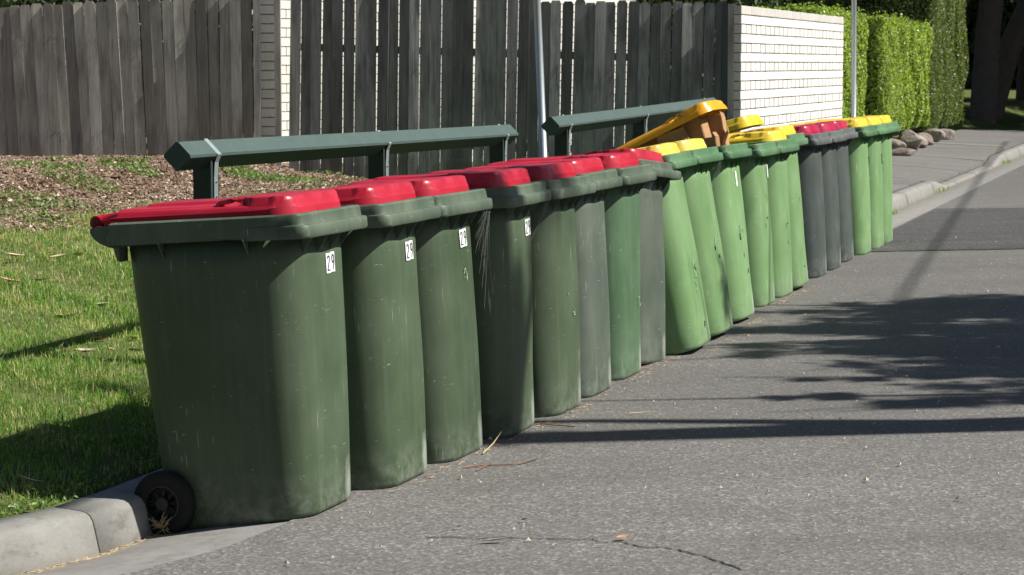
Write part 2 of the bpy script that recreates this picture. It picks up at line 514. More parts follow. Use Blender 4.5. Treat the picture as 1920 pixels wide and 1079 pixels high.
def verge_z(x, y, s=None):
    x = np.asarray(x, float); y = np.asarray(y, float)
    if s is None: s = kerb_s(x, y).reshape(x.shape)
    z = .062 + .090 * np.clip(s - .17, 0, 4.8)
    z = z + .13 * np.clip((s - 4.75) / .5, 0, 1) ** 1.5 * (x < -1.4) 
    z = z + .012 * vnoise(x, y, 2.2, 1.0) * np.clip(s - .25, 0, 1) + .006 * vnoise(x, y, 7, 4.0) * np.clip(s - .25, 0, 1)
    far = np.clip((y - 25.5) / 3.0, 0, 1)
    zf = np.where(s < 2.15, -.05, .14 + .08 * np.clip(s - 2.15, 0, 2))
    zf = zf + np.clip((y - 55) / 40, 0, 1) * .06
    z = z * (1 - far) + zf * far
    z = np.where(s < .12, -.35, z)
    return z
def road_z(s):
    s = np.asarray(s, float)
    return np.where(s > -.5, -.12, .026 * np.clip(-s - .5, 0, 3.6))

# normals for the sweep
tn = np.gradient(KP, axis=0); tn /= np.hypot(tn[:, 0], tn[:, 1])[:, None]
nl = np.stack([-tn[:, 1], tn[:, 0]], 1)      # towards the verge
def sweep(offs_z, i0=0, i1=None, zfun=None):
    """offs_z: list of (offset, z); sweep along the kerb line"""
    i1 = len(KP) if i1 is None else i1
    V = []; F = []
    m = len(offs_z)
    for i in range(i0, i1):
        for (o, z) in offs_z:
            zz = zfun(i, o, z) if zfun else z
            V.append((KP[i, 0] + nl[i, 0] * o, KP[i, 1] + nl[i, 1] * o, zz))
    for i in range(i1 - i0 - 1):
        for k in range(m - 1):
            a = i * m + k
            F.append((a, a + 1, a + m + 1, a + m))
    return V, F

# base sheet far below everything, reaching the horizon
V, F = box_vf((0, 100, -.9), (700, 700, .6))
base = link('ground', mesh('ground', V, F, M['soil'])); tag(base, 'bare soil under and around the street', kind='structure')

# road
offs = [-(.485 + t) for t in (0, .25, .6, 1.0, 1.6, 2.4, 3.2, 4.1, 6, 9, 13, 20, 40)]
V, F = sweep([(o, float(road_z(np.array(o - .02)))) for o in offs])
road = link('road', mesh('road', V, F, M['asphalt'], True)); tag(road, 'grey asphalt road surface in sun and leaf shade', kind='structure')

# gutter pan and kerb (kerb built as cast lengths with joints between them)
wid = {}
def gut_w(i):
    Y = KP[i, 1]
    return .50
V, F = sweep([(-.56, -.04), (-.50, -.003), (-.25, -.034), (.02, -.074), (.03, -.14)])
gut = link('gutter', mesh('gutter', V, F, M['gutter'])); tag(gut, 'concrete gutter strip between kerb and asphalt', kind='structure')

prof = [(-.012, -.12), (-.010, -.06), (.008, .010), (.016, .038), (.026, .053), (.040, .062), (.060, .066), (.10, .068), (.17, .070), (.175, -.1)]
def pt_at(L):
    i = int(np.clip(np.searchsorted(cum, L) - 1, 0, len(seg) - 1))
    t = (L - cum[i]) / slen[i]
    p = KP[i] + seg[i] * t
    n_ = nl[i] * (1 - t) + nl[i + 1] * t
    return p, n_ / np.hypot(*n_)
kerb = empty('kerb'); tag(kerb, 'pale concrete kerb with rounded top along the verge', kind='structure')
L_joint = None
# joint seen at the left: near the kerb foot point (-1.306, 7.33)
L0 = float(cum[8]) + .0
starts = [L0 - 2.42 * k for k in range(3, 0, -1)] + [L0 + 2.42 * k for k in range(0, 40)]
def drop_at(Y):
    # kerb falls to a lip at the driveway crossing
    a = np.clip((Y - 28.6) / .9, 0, 1); b = np.clip((36.4 - Y) / .9, 0, 1)
    return float(min(a, b))
for k, Ls in enumerate(starts[:-1]):
    if Ls < 0: Ls = .01
    Le = starts[k + 1]
    if Le > cum[-1] or Ls > 95: break
    g = .006
    ns = 8
    V = []; m = len(prof)
    for j in range(ns + 1):
        p, n_ = pt_at(Ls + g / 2 + (Le - Ls - g) * j / ns)
        dr = drop_at(p[1])
        for (o, z) in prof:
            zz = z if z < -.03 else -.06 + (z + .06) * (1 - .8 * dr)
            V.append((p[0] + n_[0] * o, p[1] + n_[1] * o, zz))
    F = []
    for j in range(ns):
        for q in range(m - 1):
            a = j * m + q
            F.append((a, a + 1, a + m + 1, a + m))
    F.append(tuple(range(m))[::-1]); F.append(tuple(ns * m + q for q in range(m)))
    me = mesh('kerb_length', V, F, M['kerb'])
    me.polygons.foreach_set('use_smooth', [True] * (len(F) - 2) + [False, False])
    link('kerb_length', me, kerb)

# verge terrain
xs = np.concatenate([np.arange(-60, -8, 2.0), np.arange(-8, 8, .12), np.arange(8, 60, 1.0)])
ys = np.concatenate([np.arange(5.2, 24, .12), np.arange(24, 60, .5), np.arange(60, 200, 4.0)])
GX, GY = np.meshgrid(xs, ys)
s_all = kerb_s(GX.ravel(), GY.ravel())
Z = verge_z(GX.ravel(), GY.ravel(), s_all)
nx, ny = len(xs), len(ys)
idx = np.arange(nx * ny).reshape(ny, nx)
Fq = np.stack([idx[:-1, :-1], idx[:-1, 1:], idx[1:, 1:], idx[1:, :-1]], -1).reshape(-1, 4)
keep = (s_all[Fq] > -.6).all(1)
Fq = Fq[keep]
me = fast_mesh('verge', np.stack([GX.ravel(), GY.ravel(), Z], 1), Fq, M['verge'], smooth=True)
mul = np.clip((s_all - 4.35 + .25 * vnoise(GX.ravel(), GY.ravel(), 2.5, 2.0)) / .3, 0, 1) * (GY.ravel() < 40)
at = me.attributes.new('mulch', 'FLOAT', 'POINT'); 
if len(me.vertices) == len(mul): at.data.foreach_set('value', mul.astype(np.float32))
verge = link('verge', me); tag(verge, 'sloping verge of thin grass and soil behind the kerb', kind='structure')

# footpath beyond the bins (asphalt slabs with joints), driveway crossing
path = empty('footpath'); tag(path, 'grey footpath and driveway crossing beside the far hedges', kind='structure')
def Lat(Y):     # length along the kerb line at given Y
    return float(np.interp(Y, KP[:, 1][8:], cum[8:]))
edges = [22.8, 25.2, 27.4, 29.5, 32.4, 35.6, 38.5, 41.5, 45, 49]
for a, b in zip(edges[:-1], edges[1:]):
    V = []; F = []
    for j in range(5):
        p, n_ = pt_at(Lat(a + .02 + (b - a - .04) * j / 4))
        dr = drop_at(p[1])
        for o in (.176, .7, 1.3, 2.05):
            zt = (.072) + .012 * o - .09 * dr * max(0, 1 - o / 1.1)
            V.append((p[0] + n_[0] * o, p[1] + n_[1] * o, zt + .012))
    nb = len(V)
    V += [(x, y, z - .12) for x, y, z in V]
    for j in range(4):
        for q in range(3):
            i = j * 4 + q
            F.append((i, i + 1, i + 5, i + 4)[::-1])
    ring = [0, 1, 2, 3, 7, 11, 15, 19, 18, 17, 16, 12, 8, 4]
    for q in range(len(ring)):
        i, j = ring[q], ring[(q + 1) % len(ring)]
        F.append((i, j, j + nb, i + nb))
    link('path_slab', mesh('path_slab', V, F, M['asphalt_path']), path)
# pale concrete strip across the driveway
p0, n0 = pt_at(Lat(36.2)); 
V, F = [], []
for (Lk, o) in ((Lat(39.6), .25), (Lat(40.0), .25), (Lat(41.4), 2.0), (Lat(41.0), 2.0)):
    p, n_ = pt_at(Lk); V.append((p[0] + n_[0] * o, p[1] + n_[1] * o, .072 + .012 * o + .018))
V += [(x, y, z - .05) for x, y, z in V]
F = [(3, 2, 1, 0), (0, 1, 5, 4), (1, 2, 6, 5), (2, 3, 7, 6), (3, 0, 4, 7)]
link('edge_strip', mesh('edge_strip', V, F, M['kerb']), path)

# darker asphalt patch in the road beyond the light green bins
def sheet(name, corners, mat, dz, label, n=14):
    V = []; F = []
    (a, b, c, d) = [Vector((*q, 0)) for q in corners]
    for i in range(n + 1):
        for j in range(n + 1):
            u, v = i / n, j / n
            p = (a.lerp(b, u)).lerp(d.lerp(c, u), v)
            p = p + Vector((0, random.uniform(-.022, .022), 0)) if i in (0, n) or j in (0, n) else p
            s = float(kerb_s(p.x, p.y)[0])
            V.append((p.x, p.y, float(.026 * np.clip(-s - .5, 0, 3.6)) + dz))
    for i in range(n):
        for j in range(n):
            k = i * (n + 1) + j
            F.append((k, k + n + 1, k + n + 2, k + 1))
    o = link(name, mesh(name, V, F, mat, True)); tag(o, label, kind='structure'); return o
def off(Y, o):
    p, n_ = pt_at(Lat(Y)); return (p[0] + n_[0] * o, p[1] + n_[1] * o)
sheet('road_patch', [off(18.6, -.52), (8.5, 18.05), (8.9, 22.9), off(24.2, -.52)], M['asphalt_new'], .006, 'dark newer asphalt patch across the road', 60)
#sheet('road_patch', [off(7.9, -.56), off(7.9, -3.9), off(9.6, -3.9), off(9.6, -.54)], M['asphalt'], .005, 'sunlit grey asphalt strip in front of the nearest bins', 12).hide_render = False

# cracks in the asphalt: thin recessed-looking ribbons of bitumen
def ribbon(pts, w, mat, name, lift=.0045):
    V = []; F = []
    for i, (x, y) in enumerate(pts):
        q = pts[min(i + 1, len(pts) - 1)]; r = pts[max(i - 1, 0)]
        d = Vector((q[0] - r[0], q[1] - r[1], 0)).normalized(); nn = Vector((-d.y, d.x, 0))
        ww = w * random.uniform(.3, 1.2)
        s = float(kerb_s(x, y)[0]); z = float(.026 * np.clip(-s - .5, 0, 3.6)) + lift
        V += [(x + nn.x * ww, y + nn.y * ww, z), (x - nn.x * ww, y - nn.y * ww, z)]
    for i in range(len(pts) - 1):
        F.append((2 * i, 2 * i + 1, 2 * i + 3, 2 * i + 2))
    return mesh(name, V, F, mat)
def px_ground(px, py, z=0.0):
    c, s_ = math.cos(PITCH), math.sin(PITCH)
    u = (539.5 - py) / 4400.; a = (px - 960) / 4400.
    # ray direction in world
    d = (a, c + u * s_, -s_ + u * c)
    t = (z - 1.48) / d[2]
    return d[0] * t, d[1] * t
crack = []
for (px, py) in ((800, 1003), (860, 1004), (900, 1008), (940, 1006), (985, 1010), (1030, 1011), (1075, 1014), (1110, 1014), (1130, 1021), (1170, 1021), (1200, 1032), (1245, 1034), (1280, 1041), (1320, 1052), (1360, 1068), (1400, 1085)):
    crack.append(px_ground(px, py, .025))
fine = []
for a, b in zip(crack[:-1], crack[1:]):
    for t in np.linspace(0, 1, 6)[:-1]:
        fine.append((a[0] + (b[0] - a[0]) * t + random.uniform(-.004, .004), a[1] + (b[1] - a[1]) * t + random.uniform(-.008, .008)))
o = link('road_crack', ribbon(fine, .0036, M['black'], 'road_crack', .0035)); tag(o, 'thin wandering crack across the near asphalt', kind='structure')

# ------------------------------------------------------------------ wheelie bins
DROP = lambda x: -.040 * min(1, max(0, (.22 - x) / .44))
BODY = [(0.0, -.26, .235, .222, .095), (.006, -.272, .245, .230, .10), (.02, -.277, .25, .235, .105), (.3, -.300, .256, .245, .112),
        (.6, -.325, .262, .255, .118), (.93, -.350, .270, .265, .125)]
def body_mesh(mat, dents=None):
    rings = []
    for z, x0, x1, w, r in BODY[:3]:
        rings.append(rrect(x0, x1, w, r, z, 7, .004))
    for k in range(1, 11):
        t = k / 10; z = .02 + .91 * t
        x0 = np.interp(z, [b[0] for b in BODY], [b[1] for b in BODY]); x1 = np.interp(z, [b[0] for b in BODY], [b[2] for b in BODY])
        w = np.interp(z, [b[0] for b in BODY], [b[3] for b in BODY]); r = np.interp(z, [b[0] for b in BODY], [b[4] for b in BODY])
        rg = rrect(x0, x1, w, r, z, 7, .004 + .010 * math.sin(math.pi * t))
        rings.append(rg)
    if dents:
        for rg in rings:
            for i, p in enumerate(rg):
                d = sum(a * math.exp(-((p[1] - cy) ** 2 / sy + (p[2] - cz) ** 2 / sz)) for a, cy, cz, sy, sz in dents) if p[0] > .1 else 0
                rg[i] = (p[0] + d, p[1], p[2])
    for k, rg in enumerate(rings):
        f_ = 1 if k < 3 else max(0, 1 - (k - 2) / 5)
        rings[k] = [(p[0], p[1], p[2] + DROP(p[0]) * f_) for p in rg]
    inner = [rrect(-.343, .264, .259, .12, .93, 7, .004), rrect(-.26, .245, .228, .10, .03, 7, .004)]
    V, F = loft_vf(rings + inner, cap0=True, cap1=True)
    me = mesh('body', V, F, mat, True)
    return me
def rim_mesh(mat):
    """folded collar: a proud lower band and a set-back upper band, arched along the sides"""
    def rg(g, z, r, arch=0.0):
        pts = rrect(-.375 - g * .4, .318 + g, .280 + g * .5, r * .75, z, 4, .006)
        out = []
        for x, y, zz in pts:
            side = 1 if abs(y) > .23 else 0
            lift = arch * (max(0, 1 - ((x + .05) / .16) ** 2)) * side
            if side and z < .994 and z > .915:
                q = min(1, max(0, (.22 - x) / .05)); y = y * (1 - q) + math.copysign(.2868, y) * q if abs(y) > .262 else y
            fr = .004 * math.cos(y * 22) if x > .26 else 0
            out.append((x + fr, y, zz + lift))
        return out
    rings = [rg(-.040, .925, .09), rg(-.012, .924, .055, .0), rg(.010, .918, .055, .014), rg(.0145, .924, .056, .012), rg(.0145, .954, .056), rg(.010, .960, .054),
             rg(-.002, .962, .05), rg(-.004, .968, .05), rg(-.006, .992, .048), rg(-.012, .998, .046), rg(-.040, .998, .04), rg(-.046, .990, .04), rg(-.047, .93, .04)]
    V, F = loft_vf(rings, cap0=False, cap1=False)
    me = mesh('rim', V, F, mat, True)
    me.set_sharp_from_angle(angle=math.radians(38))
    return me
def rib_mesh(mat, x_top=.318, x_in=.262, h=.078):
    V = [(x_in, -.002, .925), (x_top, -.002, .925), (x_in - .004, -.002, .925 - h), (x_in, .002, .925), (x_top, .002, .925), (x_in - .004, .002, .925 - h)]
    F = [(0, 1, 2), (5, 4, 3), (0, 3, 4, 1), (1, 4, 5, 2), (2, 5, 3, 0)]
    return mesh('rib', V, F, mat)
def sstep(a, b, x):
    t = np.clip((x - a) / (b - a), 0, 1); return t * t * (3 - 2 * t)
def lid_mesh(mat):
    """closed moulded lid: local origin at the hinge axis, x forwards, open underside kept as a skin"""
    # outline length from hinge (0) to front (.655), half width .255
    nu, nv = 120, 90
    L = .692
    us = np.linspace(0, 1, nu + 1); vs = np.linspace(-1, 1, nv + 1)
    U, Vv = np.meshgrid(us, vs, indexing='ij')
    x = .03 + (L - .03) * U
    hw = .252 - .010 * U
    # round the front corners
    rr = .085
    dx = np.clip((x - (L - rr)) / rr, 0, 1)
    hw = hw - rr * (1 - np.sqrt(np.clip(1 - dx ** 2 * .97, 0, 1)))
    y = hw * Vv
    x = x + .010 * (1 - (y / .25) ** 2) * sstep(.5, L, x)
    def rr_mask(x0, x1, w, r, soft):
        qx = np.maximum(np.maximum(x0 + r - x, x - (x1 - r)), 0); qy = np.maximum(np.abs(y) - (w - r), 0)
        inside = np.hypot(qx, qy) - r
        d = np.maximum(np.maximum(x0 - x, x - x1), np.abs(y) - w)
        dd = np.where((qx > 0) & (qy > 0), inside, d)
        return sstep(0, 1, np.clip(-dd / soft, 0, 1))
    z = .006 + .010 * sstep(0, .1, x / L)
    edge = np.minimum(1 - np.abs(Vv), 1 - U)
    z = z + .010 * sstep(0, .06, edge)
    rear = .013 * rr_mask(.05, .465, .222, .04, .010)            # long rear plateau
    rear = rear + .010 * rr_mask(.12, .455, .135, .03, .012)     # raised centre panel
    front = .034 * rr_mask(.50, .695, .236, .065, .011)        # front block
    bridge = .029 * rr_mask(.42, .56, .115, .03, .014)          # bridge between them
    flange = .008 * rr_mask(.03, .695, .246, .06, .006)
    z = z + np.maximum(np.maximum(rear, front), np.maximum(bridge, flange))
    z = z - .005 * (np.abs(y) / .25) ** 2 - .004 * rr_mask(.54, .67, .17, .04, .03)
    top = np.stack([x, y, z], -1).reshape(-1, 3)
    V = [tuple(p) for p in top]
    F = []
    W = nv + 1
    for i in range(nu):
        for j in range(nv):
            a = i * W + j
            F.append((a, a + W, a + W + 1, a + 1))
    ring = [i * W for i in range(nu + 1)] + [nu * W + j for j in range(1, nv + 1)] + [i * W + nv for i in range(nu - 1, -1, -1)] + [j for j in range(nv - 1, 0, -1)]
    b = len(V)
    for k in ring:
        p = V[k]; V.append((p[0] + (.004 if p[0] > .5 else 0), p[1] * 1.012, -.012))
    n = len(ring)
    for k in range(n):
        F.append((ring[k], b + k, b + (k + 1) % n, ring[(k + 1) % n])[::-1])
    # underside skin
    b2 = len(V)
    und = top.copy(); und[:, 2] -= .006
    und[:, 1] *= .985
    V += [tuple(p) for p in und]
    for i in range(nu):
        for j in range(nv):
            a = b2 + i * W + j
            F.append((a, a + 1, a + W + 1, a + W))
    for k in range(n):
        F.append((b + k, b2 + ring[k], b2 + ring[(k + 1) % n], b + (k + 1) % n)[::-1])
    me = mesh('lid', V, F, mat, True)
    me.set_sharp_from_angle(angle=math.radians(50)) if hasattr(me, 'set_sharp_from_angle') else None
    return me
def grip_mesh(mat, sgn):
    V, F = [], []
    pts = [(.425, .212 * sgn, .022), (.428, .212 * sgn, .036), (.438, .212 * sgn, .043), (.475, .212 * sgn, .047), (.505, .212 * sgn, .048), (.515, .212 * sgn, .044)]
    tube_vf(pts, [.010, .010, .009, .008, .009, .009], 8, V, F)
    return mesh('lid_grip', V, F, mat, True)
def tab_mesh(mat, sgn):
    V, F = tube_vf([(0, .232 * sgn - .02, 0), (0, .232 * sgn + .02, 0)], [.022, .022], 16)
    tube_vf([(0, .232 * sgn, .004), (.05, .232 * sgn, .012), (.09, .232 * sgn, .014)], [.02, .017, .012], 10, V, F)
    return mesh('hinge_tab', V, F, mat, True)
def pin_mesh(sgn):
    V, F = tube_vf([(0, .232 * sgn - .0, 0), (0, .232 * sgn + .024 * sgn, 0)], [.010, .010], 12)
    return mesh('hinge_pin', V, F, M['black'], False)
def handle_mesh(mat):
    V, F = tube_vf([(-.432, -.21, .975), (-.432, .21, .975)], [.013, .013], 10)
    for s in (-1, 1):
        # curved bracket that carries the hinge: a thick plate
        prof2 = [(-.37, .985), (-.415, .988), (-.442, .982), (-.444, .968), (-.432, .948), (-.410, .931), (-.385, .920), (-.362, .914), (-.352, .875), (-.343, .868), (-.34, .93)]
        y0, y1 = .20 * s, .262 * s
        b = len(V)
        for y in (y0, y1):
            V += [(x, y, z) for x, z in prof2]
        m = len(prof2)
        for k in range(m):
            k2 = (k + 1) % m
            F.append((b + k, b + k2, b + m + k2, b + m + k) if s < 0 else (b + k2, b + k, b + m + k, b + m + k2))
        F.append(tuple(b + k for k in range(m))); F.append(tuple(b + m + k for k in reversed(range(m))))
    return mesh('rear_handle', V, F, mat)
def tyre_mesh():
    R = .108; V = []; F = []
    profile = [(.062, -.022), (.088, -.024), (.102, -.020), (R, -.012), (R, .012), (.102, .020), (.088, .024), (.062, .022)]
    n = 36; m = len(profile)
    for k in range(n):
        a = 2 * math.pi * k / n
        for r, y in profile: V.append((r * math.cos(a), y, r * math.sin(a)))
    for k in range(n):
        for q in range(m):
            a = k * m + q; b = k * m + (q + 1) % m; c = ((k + 1) % n) * m + (q + 1) % m; d = ((k + 1) % n) * m + q
            F.append((a, b, c, d))
    return mesh('tyre', V, F, M['tyre'], True)
def hub_mesh():
    V, F = tube_vf([(0, -.02, 0), (0, .02, 0)], [.022, .022], 16)
    for rr, th in ((.060, .004),):
        b = len(V); n = 28
        prof3 = [(rr - th, -.02), (rr + th, -.02), (rr + th, .02), (rr - th, .02)]
        for k in range(n):
            a = 2 * math.pi * k / n
            for r, y in prof3: V.append((r * math.cos(a), y, r * math.sin(a)))
        for k in range(n):
            for q in range(4):
                F.append((b + k * 4 + q, b + k * 4 + (q + 1) % 4, b + ((k + 1) % n) * 4 + (q + 1) % 4, b + ((k + 1) % n) * 4 + q))
    for k in range(8):
        a = 2 * math.pi * k / 8
        for w in (-.12, .12):
            tube_vf([(.018 * math.cos(a), 0, .018 * math.sin(a)), (.058 * math.cos(a + w), 0, .058 * math.sin(a + w))], [.005, .004], 5, V, F)
    return mesh('hub', V, F, M['hub'])
def axle_mesh():
    V, F = tube_vf([(-.245, -.27, .065), (-.245, .27, .065)], [.011, .011], 10)
    return mesh('axle', V, F, M['galv'], True)
def arch_mesh(mat, s):
    # swollen housing over each wheel at the rear corner
    V, F = [], []
    rings = []
    for t, g in ((0, 0), (.6, .012), (1, .012)):
        pass
    box_vf((-.262, .19 * s, .065), (.05, .07, .13), 0, V, F)
    return mesh('wheel_mount', V, F, mat)

bodyM = {}
def get_body(kind, variant):
    key = (kind, variant)
    if key not in bodyM:
        r = random.Random(variant * 7 + 3)
        dents = None if variant == 0 else [(r.uniform(-.009, -.003), r.uniform(-.16, .18), r.uniform(.15, .75), r.uniform(.003, .012), r.uniform(.01, .08)) for _ in range(3)]
        bodyM[key] = body_mesh(M[kind], dents)
    return bodyM[key]
rimM = {k: rim_mesh(M[k]) for k in ('rim_dark', 'rim_green', 'rim_grey')}
ribM = {k: rib_mesh(M[k]) for k in ('rim_dark', 'rim_green', 'rim_grey')}
hanM = {k: handle_mesh(M[k]) for k in ('rim_dark', 'rim_green', 'rim_grey')}
mntM = {k: (arch_mesh(M[k], -1), arch_mesh(M[k], 1)) for k in ('rim_dark', 'rim_green', 'rim_grey')}
lidM = {k: lid_mesh(M[k]) for k in ('red', 'crimson', 'yellow', 'pale_yellow', 'yellow_backlit')}
gripM = {k: (grip_mesh(M[k], -1), grip_mesh(M[k], 1)) for k in lidM}
tabM = {k: (tab_mesh(M[k], -1), tab_mesh(M[k], 1)) for k in lidM}
pinM = (pin_mesh(-1), pin_mesh(1)); tyreM = tyre_mesh(); hubM = hub_mesh(); axM = axle_mesh()

def stroke(pts, w, V, F, M0, t=.0008):
    """flat ribbon of a digit in the (u,v) plane of frame M0 (4x4), standing t proud"""
    for i in range(len(pts) - 1):
        a = Vector(pts[i]); b = Vector(pts[i + 1]); d = (b - a).normalized() * w * .45; nn = Vector((-d.y, d.x)).normalized() * w / 2
        a2 = a - d; b2 = b + d
        k = len(V)
        for p in (a2 - nn, b2 - nn, b2 + nn, a2 + nn):
            for tt in (t,):
                q = M0 @ Vector((p.x, p.y, tt)); V.append(tuple(q))
        F.append((k, k + 1, k + 2, k + 3))
TWO = [(-.0085, .019), (-.0075, .0245), (-.003, .028), (.003, .028), (.0075, .0245), (.0085, .017), (.006, .008), (-.001, -.008), (-.0075, -.022), (-.0085, -.0275), (.009, -.0275)]
NINE = [(.0085, .006), (.004, .000), (-.002, -.001), (-.0065, .003), (-.0085, .012), (-.0075, .022), (-.003, .028), (.003, .028), (.0075, .023), (.0088, .012), (.0075, -.006), (.003, -.020), (-.002, -.029)]
def surf_x(y, z):
    t = (z - .02) / .91
    x1 = np.interp(z, [b[0] for b in BODY], [b[2] for b in BODY]); w = np.interp(z, [b[0] for b in BODY], [b[3] for b in BODY])
    r = np.interp(z, [b[0] for b in BODY], [b[4] for b in BODY])
    bul = .004 + .010 * math.sin(math.pi * t)
    x = x1 + bul * (1 - (y / w) ** 2)
    e = max(0, abs(y) - (w - r))
    x -= r - math.sqrt(max(1e-9, r * r - e * e))
    return float(x)
def digit_sticker(bin_root, yc, zc, digit, tilt):
    w, h = .038, .067
    # curved label following the body
    V, F = [], []
    nseg = 8
    def fr(u, v, lift):
        c, s = math.cos(tilt), math.sin(tilt)
        y = yc + u * c - v * s; z = zc + u * s + v * c
        return (surf_x(y, z) + lift, y, z)
    for i in range(nseg + 1):
        u = -w / 2 + w * i / nseg
        V += [fr(u, -h / 2, .0022), fr(u, h / 2, .0022)]
    for i in range(nseg): F.append((2 * i, 2 * i + 2, 2 * i + 3, 2 * i + 1))
    o = link('number_sticker', mesh('number_sticker', V, F, M['sticker']), bin_root)
    o['label'] = 'white sticker with a black figure ' + digit
    V, F = [], []
    pts = TWO if digit == '2' else NINE
    for i in range(len(pts) - 1):
        a = Vector(pts[i]); b = Vector(pts[i + 1]); d = (b - a).normalized(); nn = Vector((-d.y, d.x)) * .0024
        a2 = a - d * .0018; b2 = b + d * .0018
        k = len(V)
        for p in (a2 - nn, b2 - nn, b2 + nn, a2 + nn): V.append(fr(p.x * 1.02, p.y * .84, .0040))
        F.append((k, k + 1, k + 2, k + 3))
    link('figure', mesh('figure', V, F, M['ink']), o)

BINS = [  # x, y, z, yaw, lean back, body, variant, rim, lid, lid opening, label
 (-0.832, 7.823, -0.012, -17.5, 3.7, 'green_dark', 0, 'rim_dark', 'red', 0, 'nearest dark green bin with red lid and visible black wheel, numbered 29', 0),
 (-0.59, 8.351, -0.014, -17.5, 4.2, 'green_dark', 1, 'rim_dark', 'red', 0, 'second dark green bin from the camera, red lid, number 29 on a clean sunlit front', 0),
 (-0.396, 8.881, -0.018, -18.5, 5.0, 'green_dark', 2, 'rim_dark', 'red', 0, 'third dark green bin from the camera, red lid, cobwebs over its 29 sticker', 0),
 (-0.189, 9.452, -0.008, -16.5, 2.8, 'green_dark', 3, 'rim_dark', 'red', 0, 'fourth dark green bin, red lid, number 29, front mostly in tree shadow', 0),
 (0.016, 10.02, -0.01, -18.5, 3.3, 'green_dark', 1, 'rim_dark', 'red', 0, 'unnumbered dark green bin with red lid between the shaded bin and the grey green bin', 0),
 (0.172, 10.57, -0.013, -17.5, 4.0, 'grey_green', 2, 'rim_dark', 'red', 0, 'faded grey green bin with red lid, sixth from the camera', 0),
 (0.34, 11.149, -0.007, -17.5, 2.6, 'green_mid', 3, 'rim_dark', 'red', 0, 'mid green bin with red lid and soft leaf shadows, seventh from the camera', 0),
 (0.482, 11.65, -0.015, -22.5, 4.4, 'grey_green', 1, 'rim_dark', 'red', 0, 'narrow looking faded bin with crooked dark rim against the first light green bin', -5),
 (0.766, 12.105, -0.01, -15.5, 11.6, 'green_light', 1, 'rim_green', 'pale_yellow', 0, 'first light green bin, tipped back, pale yellow lid and gouged front', 0),
 (0.934, 12.717, -0.007, -18.5, 10.8, 'green_light', 2, 'rim_green', 'pale_yellow', 0, 'tipped light green bin with bluish scuffed edge beside the cardboard filled bin', 0),
 (1.133, 13.526, -0.006, -18.5, 8.3, 'green_light', 3, 'rim_green', 'yellow_backlit', 18, 'light green bin with yellow lid propped wide open by cardboard', 0),
 (1.358, 14.485, -0.02, -17.5, 5.4, 'green_light', 1, 'rim_green', 'yellow', 10, 'light green bin whose yellow lid sits slightly raised behind the cardboard', 0),
 (1.534, 15.055, -0.016, -18.5, 4.6, 'green_light', 2, 'rim_green', 'yellow', 0, 'light green bin with closed yellow lid, middle of the three after the open bin', 0),
 (1.697, 15.492, -0.001, -16.5, 7.2, 'green_light', 3, 'rim_green', 'yellow', 0, 'light green bin with closed yellow lid touching the first grey bin', 0),
 (1.938, 16.43, -0.017, -18.5, 4.9, 'grey', 0, 'rim_grey', 'crimson', 0, 'nearest of the three dark grey bins with crimson lids', 0),
 (2.125, 17.037, -0.015, -17.5, 4.4, 'grey', 1, 'rim_grey', 'crimson', 0, 'middle of the three dark grey bins with crimson lids', 0),
 (2.321, 17.746, -0.018, -17.5, 5.0, 'grey', 2, 'rim_grey', 'crimson', 0, 'farthest of the three dark grey bins with crimson lids', 0),
 (2.554, 18.409, -0.013, -17.5, 3.8, 'green_light', 1, 'rim_green', 'yellow', 0, 'nearest of the last three light green bins, beside the grey bins', 0),
 (2.739, 18.958, -0.012, -18.5, 3.6, 'green_light', 2, 'rim_green', 'yellow', 0, 'middle of the last three light green bins with yellow lids', 0),
 (2.907, 19.53, -0.01, -17.5, 3.1, 'green_light', 3, 'rim_green', 'yellow', 0, 'very last light green bin of the row, nearest the kerbside rocks', 0),
]
STD = dict(group='wheelie bins lined up along the kerb')
def make_bin(x, y, z, yaw, lean, kind, variant, rim, lid, opening, label, roll=0.0):
    b = empty('wheelie_bin', (x, y, z), (math.radians(roll), -math.radians(lean), math.radians(yaw)))
    tag(b, label, 'bin', STD['group'])
    link('body', get_body(kind, variant), b)
    link('rim', rimM[rim], b)
    for q in (-.165, -.055, .055, .165):
        link('rib', ribM[rim], b, (-.004 if abs(q) > .1 else .006, q, 0))
    for sg in (-1, 1):
        for xo in (.12, -.18):
            rb = link('rib', ribM[rim], b)
            rb.location = (xo, -.012 * sg, 0); rb.rotation_euler = (0, 0, math.pi / 2 * sg)
    link('rear_handle', hanM[rim], b)
    lo = link('lid', lidM[lid], b, (-.425, 0, 1.001), (0, -math.radians(opening), 0))
    for k in (0, 1):
        link('lid_grip', gripM[lid][k], lo)
        t = link('hinge_tab', tabM[lid][k], lo)
        link('hinge_pin', pinM[k], lo)
    link('axle', axM, b)
    for k, s in enumerate((-1, 1)):
        link('wheel_mount', mntM[rim][k], b)
        wv = empty('wheel', (-.245, .262 * s, .065)); wv.parent = b
        link('tyre', tyreM, wv); link('hub', hubM, wv)
    return b
made = [make_bin(*r) for r in BINS]
# numbers 29 on the first four bins
for i, (yc, zc, ti) in enumerate(((.045, .818, -.03), (.06, .815, -.02), (.055, .822, .04), (.095, .82, .02))):
    digit_sticker(made[i], yc - .0195, zc - .0005, '2', ti)
    digit_sticker(made[i], yc + .0195, zc + .0015, '9', ti)

